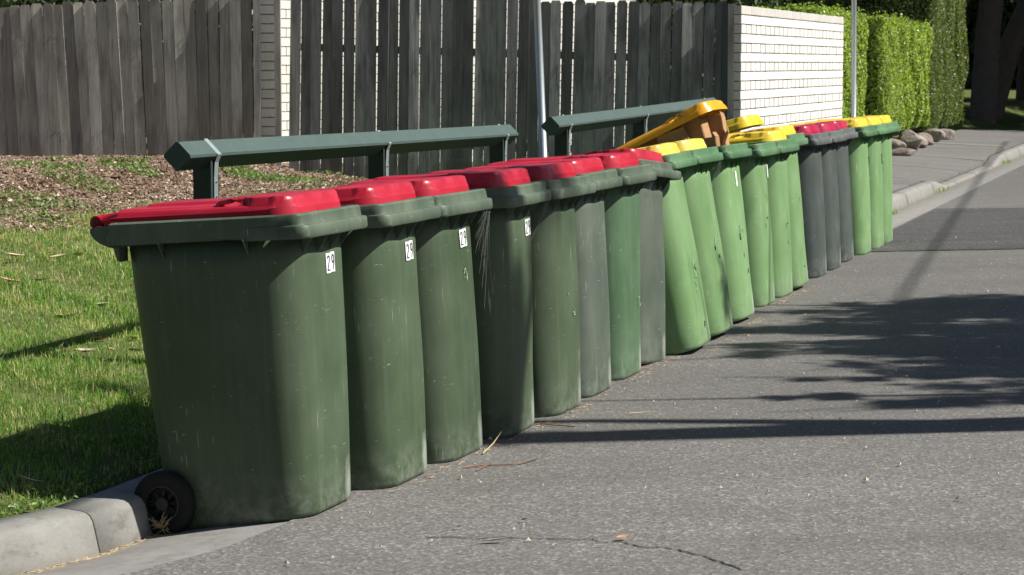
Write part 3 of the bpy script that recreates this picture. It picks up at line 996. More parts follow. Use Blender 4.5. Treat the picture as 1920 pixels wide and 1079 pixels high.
# worn blank stickers and torn gouges on the lighter bins
def strip_sticker(bin_root, yc, zc, w, h):
    V, F = [], []
    for i in range(7):
        u = -w / 2 + w * i / 6; j = random.uniform(-.004, .004)
        V += [(surf_x(yc + u, zc) + .0025, yc + u, zc - h / 2 + j), (surf_x(yc + u, zc) + .0025, yc + u, zc + h / 2 - j)]
        if i: F.append((2 * i - 2, 2 * i, 2 * i + 1, 2 * i - 1))
    link('worn_sticker', mesh('worn_sticker', V, F, M['sticker']), bin_root)
for bi, yc, zc, w, h in ((10, .02, .80, .035, .085), (11, .12, .82, .03, .08), (13, .17, .80, .02, .085)):
    strip_sticker(made[bi], yc, zc, w, h)
M['torn'] = simple('torn_pale_plastic', (.40, .52, .33), .6, var=.2)
def gouge(bin_root, yc, zc, r, seed, mat='torn', th=.0022, closed=True):
    q = random.Random(seed); pts = []
    a0 = q.uniform(0, 6); span = q.uniform(2.2, 5.4) if closed else q.uniform(.6, 1.4)
    for i in range(13):
        a = a0 + span * i / 12; rr = r * q.uniform(.75, 1.2)
        y = yc + rr * math.cos(a) * .7; z = zc + rr * math.sin(a) * 1.25
        y = max(-.21, min(.21, y)); pts.append((surf_x(y, z) + .0005 + q.uniform(0, .0015), y, z))
    V, F = tube_vf(pts, [th * q.uniform(.4, 1.3) for _ in pts], 5)
    link('gouge', mesh('gouge', V, F, M[mat]), bin_root)
for bi, lst in ((8, ((-.02, .40, .035, 'torn'), (-.01, .33, .06, 'torn'), (.03, .10, .012, 'black'), (.0, .41, .02, 'black'))), (9, ((.0, .47, .03, 'torn'), (.02, .38, .03, 'black'), (.03, .30, .025, 'torn'), (-.04, .46, .016, 'black'))),
                (10, ((-.03, .50, .03, 'torn'), (.02, .52, .025, 'torn'), (-.05, .47, .015, 'black'), (.05, .26, .022, 'black'), (.0, .36, .012, 'torn'))), (11, ((.03, .66, .02, 'torn'), (.0, .55, .014, 'black'), (-.04, .5, .012, 'torn'))),
                (12, ((.0, .46, .02, 'torn'), (.02, .45, .012, 'black'), (.05, .35, .012, 'torn'))), (13, ((.03, .58, .02, 'torn'), (.0, .12, .01, 'black'), (.08, .42, .012, 'torn'))),
                (17, ((.12, .72, .03, 'black'), (.13, .62, .03, 'torn'))), (18, ((.12, .72, .03, 'black'), (.1, .60, .025, 'torn'))), (2, ((.05, .68, .02, 'torn'),)), (6, ((.1, .35, .02, 'torn'),)), (4, ((.05, .42, .012, 'torn'), (-.02, .5, .01, 'torn')))):
    for k, (yc, zc, r, m_) in enumerate(lst):
        gouge(made[bi], yc, zc, r, bi * 10 + k, m_, .0022 if m_ == 'torn' else .003, k % 2 == 0)

# ------------------------------------------------------------------ timber barrier rails on posts
def rail_line(t): return (-1.343 + .292 * t * .92, 10.30 + .956 * t * .92)
def pxx(px, Y): return (px - 960) / 4400 * Y
def barrier(t0, t1, posts, zs, label):
    r = empty('barrier_rail', (*rail_line(posts[0]), 0)); 
    o0 = Vector(r.location)
    tag(r, label, 'barrier', 'green timber barrier rails on the verge')
    # beam: square timber set on edge
    a = Vector((*rail_line(t0), 0)); b = Vector((*rail_line(t1), 0))
    d = (b - a).normalized(); side = Vector((d.y, -d.x, 0)); h = .062
    V, F = [], []
    n = 10
    rings = []
    for i in range(n + 1):
        t = t0 + (t1 - t0) * i / n
        p = Vector((*rail_line(t), float(np.interp(t, zs[0], zs[1])))) - o0
        ring = []
        for k in range(4):
            for off_ in (-.1, .1):
                ang = math.pi / 2 * k + off_
                ring.append(p + side * math.cos(ang) * h + Vector((0, 0, 1)) * math.sin(ang) * h)
        rings.append(ring)
    loft_vf(rings, V, F)
    link('beam', mesh('beam', V, F, M['rail']), r)
    for t in posts:
        x, y = rail_line(t); zt = float(np.interp(t, zs[0], zs[1]))
        zg = float(verge_z(np.array([x]), np.array([y]))[0])
        V, F = box_vf((0, 0, (zt - .02 + zg - .2) / 2), (.085, .085, zt - .02 - zg + .2), 0)
        p = link('post', mesh('post', V, F, M['post_paint']), r, (x - o0.x, y - o0.y, 0), (0, 0, math.atan2(d.y, d.x)))
        # steel strap running over the beam and down the road side of the post
        V, F = [], []
        w = .020
        path_ = [(-.050, -.22), (-.052, -.04), (-.0665, 0), (0, .0675), (.0675, 0), (.052, -.035), (.048, -.10), (.048, -.36)]
        for i, (u, v) in enumerate(path_):
            for ww in (-w, w): V.append(tuple(side * u + d * ww + Vector((0, 0, v))))
        for i, (u, v) in enumerate(path_):
            for ww in (-w, w): V.append(tuple(side * (u * .93) + d * ww + Vector((0, 0, v * .95 if v > -.05 else v))))
        m = len(path_)
        for i in range(m - 1):
            F.append((2 * i, 2 * i + 1, 2 * i + 3, 2 * i + 2)[::-1])
            F.append((2 * m + 2 * i, 2 * m + 2 * i + 1, 2 * m + 2 * i + 3, 2 * m + 2 * i + 2))
        st = link('strap', mesh('strap', V, F, M['strap']), r, (x - o0.x, y - o0.y, zt))
        for k in range(4):
            q = side * .049 + Vector((0, 0, -.12 - .065 * k))
            V, F = tube_vf([q, q + side * .006], [.006, .004], 8)
            link('bolt', mesh('bolt', V, F, M['galv']), st)
    return r
# heights of the beam above datum along the line
barrier(-.32, 4.93, [0, 2.38, 4.69], ([-1, 0, 2.4, 5], [1.09, 1.088, 1.066, 1.045]), 'nearer green painted barrier rail on three posts behind the red lidded bins')
barrier(5.94, 11.5, [6.27, 8.63, 11.1], ([5.9, 8.63, 11.5], [1.072, 1.098, 1.132]), 'farther green painted barrier rail reaching behind the raised yellow lid')

# ------------------------------------------------------------------ paling fences
def paling_mesh(w, h, top_cut, warp, bow, tw, mat, th=.013, lean=0.0):
    rings = []
    n = 9
    for i in range(n + 1):
        t = i / n; z = h * t
        ww = w / 2
        cut = 1.0
        if i == n: cut = top_cut
        zz = z
        yaw = warp + tw * (t - .4)
        off_ = bow * math.sin(math.pi * t)
        c, s = math.cos(yaw), math.sin(yaw)
        xc = lean * z
        ring = []
        for x, y in ((-ww * cut, -th / 2), (-ww * .3, -th / 2), (ww * .3, -th / 2), (ww * cut, -th / 2), (ww * cut, th / 2), (-ww * cut, th / 2)):
            ring.append((xc + x * c - y * s, off_ + x * s + y * c, zz))
        rings.append(ring)
        if i == n - 1:
            yaw = warp + tw * ((h - .03) / h - .4)
            rings.append([(lean * (h - .028) + x * c - y * s, off_ * .5 + x * s + y * c, h - .028) for x, y in ((-ww, -th / 2), (-ww * .3, -th / 2), (ww * .3, -th / 2), (ww, -th / 2), (ww, th / 2), (-ww, th / 2))])
    V, F = loft_vf(rings)
    me = mesh('paling', V, F, mat, False)
    return me
def nails(V, F, x, z):
    box_vf((x, -.012, z), (.007, .006, .007), 0, V, F)
PI2 = math.pi * 2
def fence(name, label, x0, x1, yfun, botf, topf, mats, lean, gapprob, rseed, pitch=.1015):
    r = random.Random(rseed)
    f = empty(name, (x0, yfun(x0), 0)); o0 = Vector(f.location)
    tag(f, label, 'fence')
    x = x0; k = 0
    NV, NF = [], []
    while x < x1:
        w = r.uniform(.095, .101)
        gap = r.choice([.001, .0025, .0045]) if r.random() < gapprob else .0005
        zb = botf(x) - .03 + r.uniform(-.012, .012); zt = topf(x) + r.uniform(-.016, .016)
        h = zt - zb
        warp = r.uniform(-.09, .05); tw = r.uniform(-.16, .16)
        me = paling_mesh(w, h, r.uniform(.55, .8), warp, r.uniform(-.010, .010), tw, M[r.choice(mats)], .013, lean(x) + r.uniform(-.006, .006))
        layer = (k % 2) * .006 + r.uniform(0, .012)
        link('paling', me, f, (x - o0.x, yfun(x) - o0.y + layer, zb))
        for zr in (.24, 1.10):
            for q in (-.03, .03):
                if r.random() < .75: nails(NV, NF, x - o0.x + q + lean(x) * zr + r.uniform(-.006, .006), botf(x) + zr + r.uniform(-.008, .008)) ; NV[-8:] = [(a, b_ + yfun(x) - o0.y + layer, c) for a, b_, c in NV[-8:]]
        x += w + gap; k += 1
    nm = link('nails', mesh('nails', NV, NF, M['galv']), f); nm['kind'] = 'stuff'
    # rails behind
    for zr in (.24, 1.10):
        V, F = [], []
        a = Vector((x0, yfun(x0) + .055, botf(x0) + zr)) - o0; b = Vector((x1, yfun(x1) + .055, botf(x1) + zr)) - o0
        mid = (a + b) / 2; L = (b - a).length; ang = math.atan2((b - a).y, (b - a).x)
        Mx = Matrix.Rotation(ang, 3, 'Z') @ Matrix.Rotation(-math.asin((b - a).z / L), 3, 'Y')
        box_vf(mid, (L, .045, .07), 0, V, F, rot=Mx)
        link('fence_rail', mesh('fence_rail', V, F, M['paling_grey']), f)
    return f
Y1 = lambda x: 21.75 - .02 * (x + 4.7)
bot1 = lambda x: .645 - .0 * x
top1 = lambda x: 2.0 + .055 * (x + 4.75)
fence('paling_fence', 'brown weathered paling fence leaning left above the mulch bank', -7.6, -2.36, Y1, bot1, top1, ['paling_brown'], lambda x: -.045 * min(1, max(0, (-2.45 - x) / .9)), .35, 5)
Y2 = lambda x: 21.75 - .03 * (x + 2.2)
bot2 = lambda x: float(np.interp(x, [-2.2, -1.9, -1.4, -.6, 1.9], [.60, .50, .43, .36, .42]))
top2 = lambda x: float(np.interp(x, [-2.2, -.1, .3, 1.9], [2.3, 2.25, 2.06, 2.045]))
fence('paling_fence', 'dark grey paling fence with bright gaps behind the barrier rails', -2.02, 1.90, Y2, bot2, top2, ['paling_grey'], lambda x: .018, .62, 9)
# brown post boards either side of the slot in the fence
def board(x, w, zt, mat, label, d=.07, y=21.6, yaw=0.0, zb=.45):
    V, F = box_vf((0, 0, (zt + zb) / 2), (w, d, zt - zb))
    o = link('fence_post', mesh('fence_post', V, F, M[mat]), None, (x, y, 0), (0, 0, yaw)); tag(o, label, 'post'); return o
board(-2.345, .060, 2.3, 'paling_pale', 'pale timber post left of the brick slot in the fence', y=21.70)
board(-2.155, .058, 2.3, 'paling_pale', 'pale timber post right of the brick slot in the fence', y=21.70)
board(1.915, .055, 2.03, 'post_paint', 'dark green steel end post between grey palings and white wall', .06, 21.25)
board(1.975, .060, 2.02, 'paling_grey', 'thin dark end board touching the white brick wall', .05, 21.32)

# ------------------------------------------------------------------ white brick walls
def brick_wall(label, p0, p1, z0, courses, zt, open_joint_every=2, name='brick_wall', thick=.11, as_mass=False, first=0, bw=.23):
    a = Vector((*p0, 0)); b = Vector((*p1, 0)); d = (b - a).normalized(); L = (b - a).length
    w = empty(name, (p0[0], p0[1], 0), (0, 0, math.atan2(d.y, d.x)))
    tag(w, label, 'wall')
    H_ = .0865
    # mortar core set back from the brick faces
    V, F = box_vf((L / 2, 0, (zt + z0) / 2 - .004), (L - .03, thick - .036, zt - z0 - .012))
    link('mortar', mesh('mortar', V, F, M['mortar']), w)
    cache = {}
    GV, GF = [], []
    r = random.Random(3)
    for c in range(courses):
        z = zt - H_ * (c + .5)
        tight = ((c + first) % open_joint_every != 0) or c < 2
        gap = .0015 if tight else .012
        x = -(bw / 2 if c % 2 else 0)
        while x < L - .02:
            xa = max(x, 0); xb = min(x + bw + .0, L)
            ln = round(xb - xa - gap, 3)
            if ln > .02:
                hgt = H_ - .0085
                if as_mass:
                    box_vf(((xa + xb) / 2, 0, z), (ln, thick, hgt), 0, GV, GF)
                else:
                    key = (ln, c < 1)
                    if key not in cache:
                        V, F = [], []
                        s = .003
                        rings = []
                        for yy, g in ((-thick / 2, s), (-thick / 2 + s, 0), (thick / 2 - s, 0), (thick / 2, s)):
                            rings.append([(-ln / 2 + g, yy, -hgt / 2 + g), (ln / 2 - g, yy, -hgt / 2 + g), (ln / 2 - g, yy, hgt / 2 - g), (-ln / 2 + g, yy, hgt / 2 - g)])
                        loft_vf(rings, V, F)
                        cache[key] = mesh('brick', V, F, M['brick_coping'] if c < 1 else M['brick_white'])
                    link('brick', cache[key], w, ((xa + xb) / 2, r.uniform(-.0012, .0012), z + r.uniform(-.0012, .0012)), (0, 0, (0 if tight else .020) + r.uniform(-.002, .002)))
            x += bw
    if as_mass:
        o = link('brickwork', mesh('brickwork', GV, GF, M['brick_white']), w); o['kind'] = 'stuff'
    return w
# end wall facing the road (24 bricks long); the lower courses stand behind the bins
brick_wall('sunlit white painted brick wall between the paling fence and the hedge', (2.04, 21.55), (3.73, 26.95), .25, 19, 2.018, bw=.2264, first=0)
# wall seen through the gaps of the grey palings
brick_wall('white brick wall glimpsed through the slot and gaps of the grey palings', (-2.215, 21.95), (1.45, 28.6), .3, 23, 2.25, as_mass=True, thick=.12, first=1)
V, F = [], []
for c in range(22):
    box_vf((0, 0, 2.2 - .0865 * (c + .5)), (.15, .10, .0775), 0, V, F)
r_ = empty('brick_pier', (-2.262, 21.93, 0)); tag(r_, 'shaded cream brick pier in the slot between the two fences', 'pier')
V2, F2 = box_vf((0, 0, 1.25), (.142, .085, 1.9)); link('mortar', mesh('mortar', V2, F2, M['mortar']), r_)
bm_ = None
for c in range(22):
    if bm_ is None:
        V, F = box_vf((0, 0, 0), (.15, .10, .0775)); bm_ = mesh('brick', V, F, M['brick_white'])
    link('brick', bm_, r_, (0, 0, 2.2 - .0865 * (c + .5)))

# ------------------------------------------------------------------ poles
def pole(p_base, p_top, rad, label, cap=True):
    a = Vector(p_base); b = Vector(p_top)
    o = empty('sign_pole', a); tag(o, label, 'pole', 'galvanised poles behind the bins')
    V, F = tube_vf([Vector((0, 0, -.2)), (b - a) * .5, b - a], [rad, rad, rad], 20)
    link('tube', mesh('tube', V, F, M['galv'], True), o)
    V, F = tube_vf([(0, 0, -.02), (0, 0, .05)], [rad * 2.2, rad * 1.5], 20)
    link('footing', mesh('footing', V, F, M['kerb']), o)
    V, F = tube_vf([b - a, (b - a) + Vector((0, 0, .03))], [rad * 1.06, rad * .9], 20)
    link('pole_cap', mesh('pole_cap', V, F, M['black']), o)
pole((.268, 17.6, .26), (.105, 17.6, 3.6), .0285, 'leaning galvanised pole in front of the grey palings')
pole((3.93, 27.0, .14), (3.89, 27.0, 3.6), .030, 'upright galvanised pole in front of the clipped hedge')

# ------------------------------------------------------------------ foliage generators
def leaf_quads(P, size, nrm=None, spread=1.0, aspect=.55, seed=1, droop=0.0):
    """P (n,3): folded diamond leaves -> verts, tris"""
    g = np.random.default_rng(seed)
    n = len(P)
    sz = size * g.uniform(.6, 1.3, n)
    ax = g.normal(size=(n, 3)); 
    if nrm is not None: ax = ax * spread
    if droop: ax[:, 2] -= droop
    ax /= np.linalg.norm(ax, axis=1)[:, None]
    up = g.normal(size=(n, 3)) * spread
    if nrm is not None: up = up + nrm * 1.3
    sd = np.cross(ax, up); sd /= np.linalg.norm(sd, axis=1)[:, None] + 1e-9
    fold = np.cross(sd, ax) * .12
    a = P - ax * sz[:, None] * .5; b = P + ax * sz[:, None] * .5
    l = P + sd * (sz * aspect * .5)[:, None] + fold * sz[:, None]; r = P - sd * (sz * aspect * .5)[:, None] + fold * sz[:, None]
    V = np.stack([a, l, b, r], 1).reshape(-1, 3)
    i = np.arange(n) * 4
    F = np.stack([i, i + 1, i + 2, i, i + 2, i + 3], 1).reshape(-1, 3)
    return V, F
def add_leaves(name, P, size, mat, parent, seed, nrm=None, spread=1.0, aspect=.55, tint=None, droop=0.0):
    V, F = leaf_quads(P, size, nrm, spread, aspect, seed, droop)
    g = np.random.default_rng(seed + 50)
    if tint is None: tint = g.random(len(P))
    o = link(name, fast_mesh(name, V, F, mat, np.repeat(tint, 2)), parent)
    return o
def hedge(label, pa, pb, depth, z0f, z1f, leafsize, dens, mat, seed, lumps=.06, top=True):
    """clipped hedge; pa->pb is the foot line of the road-side face (horizontal), depth goes away from the road"""
    g = np.random.default_rng(seed)
    a = np.array(pa, float); b = np.array(pb, float); d = b - a; L = np.hypot(*d); d /= L
    nf = np.array([d[1], -d[0]])       # towards the road
    h = empty('hedge', (a[0], a[1], z0f(0))); tag(h, label, 'hedge'); o0 = np.array([a[0], a[1], z0f(0)])
    def lump(u, v): return lumps * (np.sin(u * 1.9 + seed) * np.cos(v * 2.7 + seed * 2) + .6 * np.sin(u * 5.1 + v * 3.3 + seed) + .35 * np.sin(u * 11 + v * 9))
    H_ = z1f(.5) - z0f(.5)
    P = []; Nn = []
    def world(u, dep, z, off_): 
        q = a[None] + d[None] * u[:, None] - nf[None] * dep[:, None]
        return q, z
    r = .16
    # front
    n = int(L * H_ * dens); u = g.random(n) * L; v = g.random(n); z = z0f(u / L) * (1 - v) + z1f(u / L) * v
    dep = -lump(u, z * 1.0) + np.abs(g.normal(size=n)) * .05 - .03
    dep += np.clip((z - (z1f(u / L) - r)) / r, 0, 1) ** 2 * r * .7 + np.clip((z0f(u / L) + .35 - z) / .35, 0, 1) ** 2 * .12
    dep += (np.clip((u - (L - .2)) / .2, 0, 1) ** 2 + np.clip((.2 - u) / .2, 0, 1) ** 2) * .12
    q, z = world(u, dep, z, 0); P.append(np.column_stack([q, z])); Nn.append(np.tile([*nf, .3], (n, 1)))
    # near end and far end
    for e, s in ((0, -1), (L, 1)):
        n = int(depth * H_ * dens * .8); dep = g.random(n) * depth; v = g.random(n)
        uu = np.full(n, float(e)) + s * (lump(dep, v * H_) - np.abs(g.normal(size=n)) * .05)
        z = z0f(uu / L) * (1 - v) + z1f(uu / L) * v
        q, z = world(uu, dep, z, 0); P.append(np.column_stack([q, z])); Nn.append(np.tile([*(d * s), .3], (n, 1)))
    if top:
        n = int(depth * L * dens * .8); u = g.random(n) * L; dep = g.random(n) * depth
        z = z1f(u / L) + lump(u, dep) * .5 - np.abs(g.normal(size=n)) * .04 + .01
        sprig = g.random(n) < .04; z = z + sprig * g.random(n) * .10
        q, z = world(u, dep, z, 0); P.append(np.column_stack([q, z])); Nn.append(np.tile([0, 0, 1.], (n, 1)))
    P = np.concatenate(P) - o0; Nn = np.concatenate(Nn)
    add_leaves('foliage', P, leafsize, mat, h, seed, Nn, .6, .6)
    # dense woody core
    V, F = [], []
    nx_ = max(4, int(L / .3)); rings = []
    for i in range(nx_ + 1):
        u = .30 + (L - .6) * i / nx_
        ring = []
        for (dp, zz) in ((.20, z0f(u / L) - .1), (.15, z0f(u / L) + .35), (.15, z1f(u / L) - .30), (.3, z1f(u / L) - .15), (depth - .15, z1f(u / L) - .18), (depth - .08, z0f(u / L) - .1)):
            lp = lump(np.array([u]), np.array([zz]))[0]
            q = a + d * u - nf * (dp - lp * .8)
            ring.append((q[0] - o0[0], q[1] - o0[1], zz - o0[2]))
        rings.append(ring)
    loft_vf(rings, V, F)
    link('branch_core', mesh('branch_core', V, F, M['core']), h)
    return h
def hl(Y, o=1.95):      # point on the line 'o' metres behind the kerb
    p, n_ = pt_at(Lat(Y)); return (p[0] + n_[0] * o, p[1] + n_[1] * o)
cz = lambda v: (lambda t: v + 0 * np.asarray(t))
hedge('narrow bright hedge between the white wall and the wider hedge', hl(30.6, 1.86), hl(34.9, 1.88), 1.2, cz(.30), lambda t: 2.22 + .0 * np.asarray(t), .050, 3000, M['hedge'], 21, .045)
hedge('bright green clipped hedge on the rocks beyond the second pole', hl(36.4, 1.82), hl(42.0, 1.82), 1.3, cz(.38), lambda t: 2.22 - .06 * np.asarray(t), .050, 3600, M['hedge'], 22, .06)
hedge('tall dull green hedge behind the bright clipped hedge', hl(43.2, 1.92), hl(49.0, 1.98), 2.2, cz(.25), lambda t: 5.2 + .0 * np.asarray(t), .055, 2300, M['hedge_dark'], 23, .05)

# rocks edging the garden bed
def rock(x, y, z, sx, sy, sz, seed, label):
    g = np.random.default_rng(seed)
    import bmesh
    bm = bmesh.new(); bmesh.ops.create_icosphere(bm, subdivisions=3, radius=1)
    dirs = g.normal(size=(9, 3)); dirs /= np.linalg.norm(dirs, axis=1)[:, None]; lim = g.uniform(.55, .85, 9)
    for v in bm.verts:
        p = np.array(v.co)
        for dd, l in zip(dirs, lim):
            k = p @ dd
            if k > l: p = p - dd * (k - l) * .92
        p = p * (1 + .03 * math.sin(p[0] * 9 + seed) * math.cos(p[2] * 7))
        v.co = Vector((p[0] * sx, p[1] * sy, p[2] * sz))
    me = bpy.data.meshes.new('rock'); bm.to_mesh(me); bm.free(); me.materials.append(M['rock'])
    o = link('rock', me, None, (x, y, z), (g.uniform(-.3, .3), g.uniform(-.4, .4), g.uniform(0, 3))); tag(o, label, 'rock', 'rocks edging the garden bed'); return o
rl = ['flat pale rock nearest the last bin', 'dark low rock under the flat pale rock', 'tilted slab rock leaning below the bright hedge', 'rounded brown rock beside the tilted slab',
      'squat brown rock under the hedge corner', 'pale block rock at the foot of the tall hedge', 'small brown rock ending the row by the path', 'broad rock hidden low beneath the hedge']
for k, (Y, o_, sx, sy, sz, zc) in enumerate(((35.6, 1.62, .32, .26, .15, .22), (35.3, 1.42, .28, .2, .08, .13), (37.2, 1.50, .18, .34, .22, .24), (38.4, 1.56, .20, .20, .14, .2), (39.8, 1.64, .24, .22, .13, .2), (41.3, 1.66, .24, .26, .14, .2), (42.6, 1.62, .2, .24, .12, .18), (33.8, 1.7, .34, .3, .16, .2))):
    p = hl(Y, o_); rock(p[0], p[1], zc, sx, sy, sz, 40 + k, rl[k])

# ------------------------------------------------------------------ trees
def tree(label, x, y, z, trunk_pts, trunk_r, blobs, nleaf, leafsize, mat, seed, aspect=.5, droop=0.0, group=None, limb_every=1, clump=.35):
    g = np.random.default_rng(seed); rr = random.Random(seed)
    t = empty('tree', (x, y, z)); tag(t, label, 'tree', group)
    V, F = tube_vf([Vector(p) for p in trunk_pts], trunk_r, 14)
    tip = Vector(trunk_pts[-1])
    for (cx, cy, cz_, rx, ry, rz) in blobs[::limb_every]:
        c = Vector((cx, cy, cz_)); k = rr.uniform(.45, .9); i = int(k * (len(trunk_pts) - 1)); s = Vector(trunk_pts[i])
        mid = s.lerp(c, .5) + Vector((rr.uniform(-.3, .3), rr.uniform(-.3, .3), rr.uniform(0, .5)))
        r0 = trunk_r[i] * .5
        tube_vf([s, mid, c, c + (c - mid) * .5], [r0, r0 * .6, r0 * .35, r0 * .1], 7, V, F)
        for q in range(3):
            e = c + Vector((rr.uniform(-1, 1) * rx, rr.uniform(-1, 1) * ry, rr.uniform(-.6, .8) * rz))
            tube_vf([mid.lerp(c, .6), (mid.lerp(c, .6) + e) / 2 + Vector((0, 0, .1)), e], [r0 * .3, r0 * .18, r0 * .05], 5, V, F)
    link('trunk', mesh('trunk', V, F, M['bark'], True), t)
    P = []
    vol = np.array([b[3] * b[4] * b[5] for b in blobs]); vol = vol / vol.sum()
    for b, f in zip(blobs, vol):
        n = int(nleaf * f); nc = max(3, int(n / 60))
        dd = g.normal(size=(nc, 3)); dd /= np.linalg.norm(dd, axis=1)[:, None]
        cc = dd * (g.random(nc) ** .4)[:, None] * np.array(b[3:6]) + np.array(b[:3])
        w = g.integers(0, nc, n)
        P.append(cc[w] + g.normal(size=(n, 3)) * clump * np.array([1, 1, .7]) * min(b[3:6]) * .6)
    P = np.concatenate(P)
    add_leaves('crown', P, leafsize, mat, t, seed, None, 1, aspect, g.random(len(P)), droop)
    return t
# street trees on the far side of the road, right of the picture; their shade lies on the asphalt
def canopy(x0, y0, y_lo, y_hi, seed, nb):
    # clumps hung so that the low sun strews their shade over the carriageway between y_lo and y_hi
    q = random.Random(seed); out = []
    for i in range(nb):
        ys = q.uniform(y_lo, y_hi); xs_ = q.uniform(2.5, 5.6) if i % 4 else q.uniform(1.5, 2.8)
        h = q.uniform(4.8, 6.8)
        big = 1.0 if i % 4 else .55
        out.append((xs_ + .925 * h - x0, ys - .049 * h - y0, h, q.uniform(.8, 1.4) * big, q.uniform(.22, .55) * (.5 if i % 4 == 0 else 1), q.uniform(.2, .45)))
    return out
tree('gum tree across the road shading the asphalt from the right', 9.3, 12.0, .05, [(0, 0, -.2), (.1, 0, 1.5), (-.1, .1, 3.2), (-.5, .1, 4.6), (-.6, 0, 6.0)], [.2, .17, .14, .1, .05],
     canopy(9.3, 12.0, 11.7, 14.2, 4, 30), 40000, .13, M['leaf_gum'], 61, .3, 1.0, clump=.5)
tree('gum tree across the road with streaky foliage nearer the shaded bin', 9.6, 9.9, .05, [(0, 0, -.2), (.1, 0, 1.5), (-.1, .1, 3.2), (-.5, .1, 4.6), (-.6, 0, 6.0)], [.17, .15, .12, .09, .04],
     canopy(9.6, 9.9, 9.7, 12.0, 9, 28), 36000, .13, M['leaf_gum'], 64, .3, 1.0, clump=.5)
tree('added unseen spreading tree shading the ground near the camera', 8.6, 2.0, .05, [(0, 0, -.2), (.1, 0, 1.5), (-.1, .1, 3.2), (-.2, 0, 7.4)], [.26, .22, .18, .06],  # added out of view: cuts road bounce and sky light on the bin sides
     [(0, 0, 8, 2.4, 2.2, 1.6), (-1.5, 1.0, 7.5, 1.8, 1.5, 1.2), (-1.4, -.8, 8.2, 2, 1.8, 1.4), (1, .8, 9, 2.2, 1.7, 1.3), (-2.6, .4, 7.0, 1.6, 1.6, 1.0), (-2.6, -1.5, 7.2, 1.6, 1.6, 1.0), (1.8, -.8, 7.4, 1.8, 1.8, 1.2)], 19000, .34, M['leaf_dark'], 66)
tree('slim bare trunked tree across the road', 6.3, 8.85, .05, [(0, .35, -.2), (.02, .3, 2), (0, .18, 4.5), (0, .0, 6.7), (.1, -.05, 8.4)], [.26, .23, .19, .14, .06],
     [(1.2, .1, 8.3, .6, .3, .4), (.9, .35, 8.9, .6, .3, .4)], 900, .14, M['leaf_gum'], 62, .28, 1.0)
# overhead service cable between two poles on the far side of the road (its shadow runs along the asphalt)
def upole(x, y, label):
    o = empty('utility_pole', (x, y, 0)); tag(o, label, 'pole')
    V, F = tube_vf([(0, 0, -.2), (0, 0, 4), (0, 0, 8.6)], [.15, .13, .11], 16); link('shaft', mesh('shaft', V, F, M['bark'], True), o)
    V, F = box_vf((0, 0, 8.2), (1.6, .1, .12)); link('crossarm', mesh('crossarm', V, F, M['post_paint']), o)
upole(9.64, 12.4, 'wooden utility pole across the road beside the gum trees'); upole(17.6, 43.0, 'wooden utility pole far across the road')
pts = []
for t in np.linspace(0, 1, 40):
    Y_ = 12.4 + 30.6 * t; h = 8.1 - 2.8 * t * (1 - t)
    Ys = Y_ + .049 * h; pts.append(((2.36 + .231 * (Ys - 14.2) + .925 * h) if 0 < t < 1 else (9.64 if t == 0 else 17.6), Y_, h))
V, F = tube_vf(pts, [.017] * len(pts), 8)
o = link('overhead_cable', mesh('overhead_cable', V, F, M['black'], True)); tag(o, 'thick overhead cable strung above the far side of the road', 'cable')

# big dark trees at the end of the street
tree('large dark tree with bare forked trunk beyond the tall hedge', 11.6, 58.0, .15, [(0, 0, -.3), (.1, 0, 2.2), (.35, 0, 4.5), (.9, .2, 8), (1.2, 0, 11)], [.34, .30, .27, .2, .1],
     [(0, 0, 11, 5, 5, 3), (5, -2, 9.5, 4, 4, 2.6), (-4, 1, 9.5, 4, 4, 3), (3, 3, 12, 4, 4, 3), (9, 1, 8.6, 4, 4, 2.4)], 26000, .42, M['leaf_dark'], 71)
tree('leaning brown trunk tree right of the dark forked tree', 12.4, 60.0, .15, [(-.3, 0, -.3), (.2, 0, 1.6), (1.0, 0, 3.5), (2.0, 0, 6.0), (3.2, 0, 9)], [.34, .30, .26, .2, .1],
     [(5, 0, 9.5, 4, 4, 2.6), (8, 1, 6.6, 3, 3, 2.0), (4, -3, 7.4, 2.4, 2.0, 1.3)], 15000, .36, M['leaf_dark'], 72)
k = 0
tl = ['dark tree at the street end, ', ]
for (x, y, h_, r, lab) in ((4.0, 56, 7.5, 3.4, 'dark tree above the tall hedge'), (-3.5, 50, 7.0, 3.6, 'dark tree behind the white wall'), (9, 72, 8.5, 5, 'deep shaded tree behind the forked trunk'),
                        (20, 62, 8.5, 5, 'broad shade tree on the street corner'), (17, 78, 9, 6, 'tall tree over the far shaded lawn'), (27, 74, 9, 6, 'wide crowned tree beyond the road end'), (24, 50, 9.5, 5, 'overhanging tree outside the picture on the far kerb'),
                        (31, 60, 9.5, 5.5, 'bulky shade tree out on the far verge')):
    g_ = random.Random(k + 5)
    bl = [(g_.uniform(-.5, .5) * r, g_.uniform(-.5, .5) * r, h_ * g_.uniform(.55, 1.15), r * .75, r * .75, r * .55) for _ in range(7)]
    tree(lab, x, y, .1, [(0, 0, -.3), (.1, 0, h_ * .3), (-.1, .1, h_ * .6), (0, 0, h_)], [.34, .28, .2, .08], bl, 15000, .42, M['leaf_dark'], 80 + k, group='dark trees at the end of the street')
    k += 1
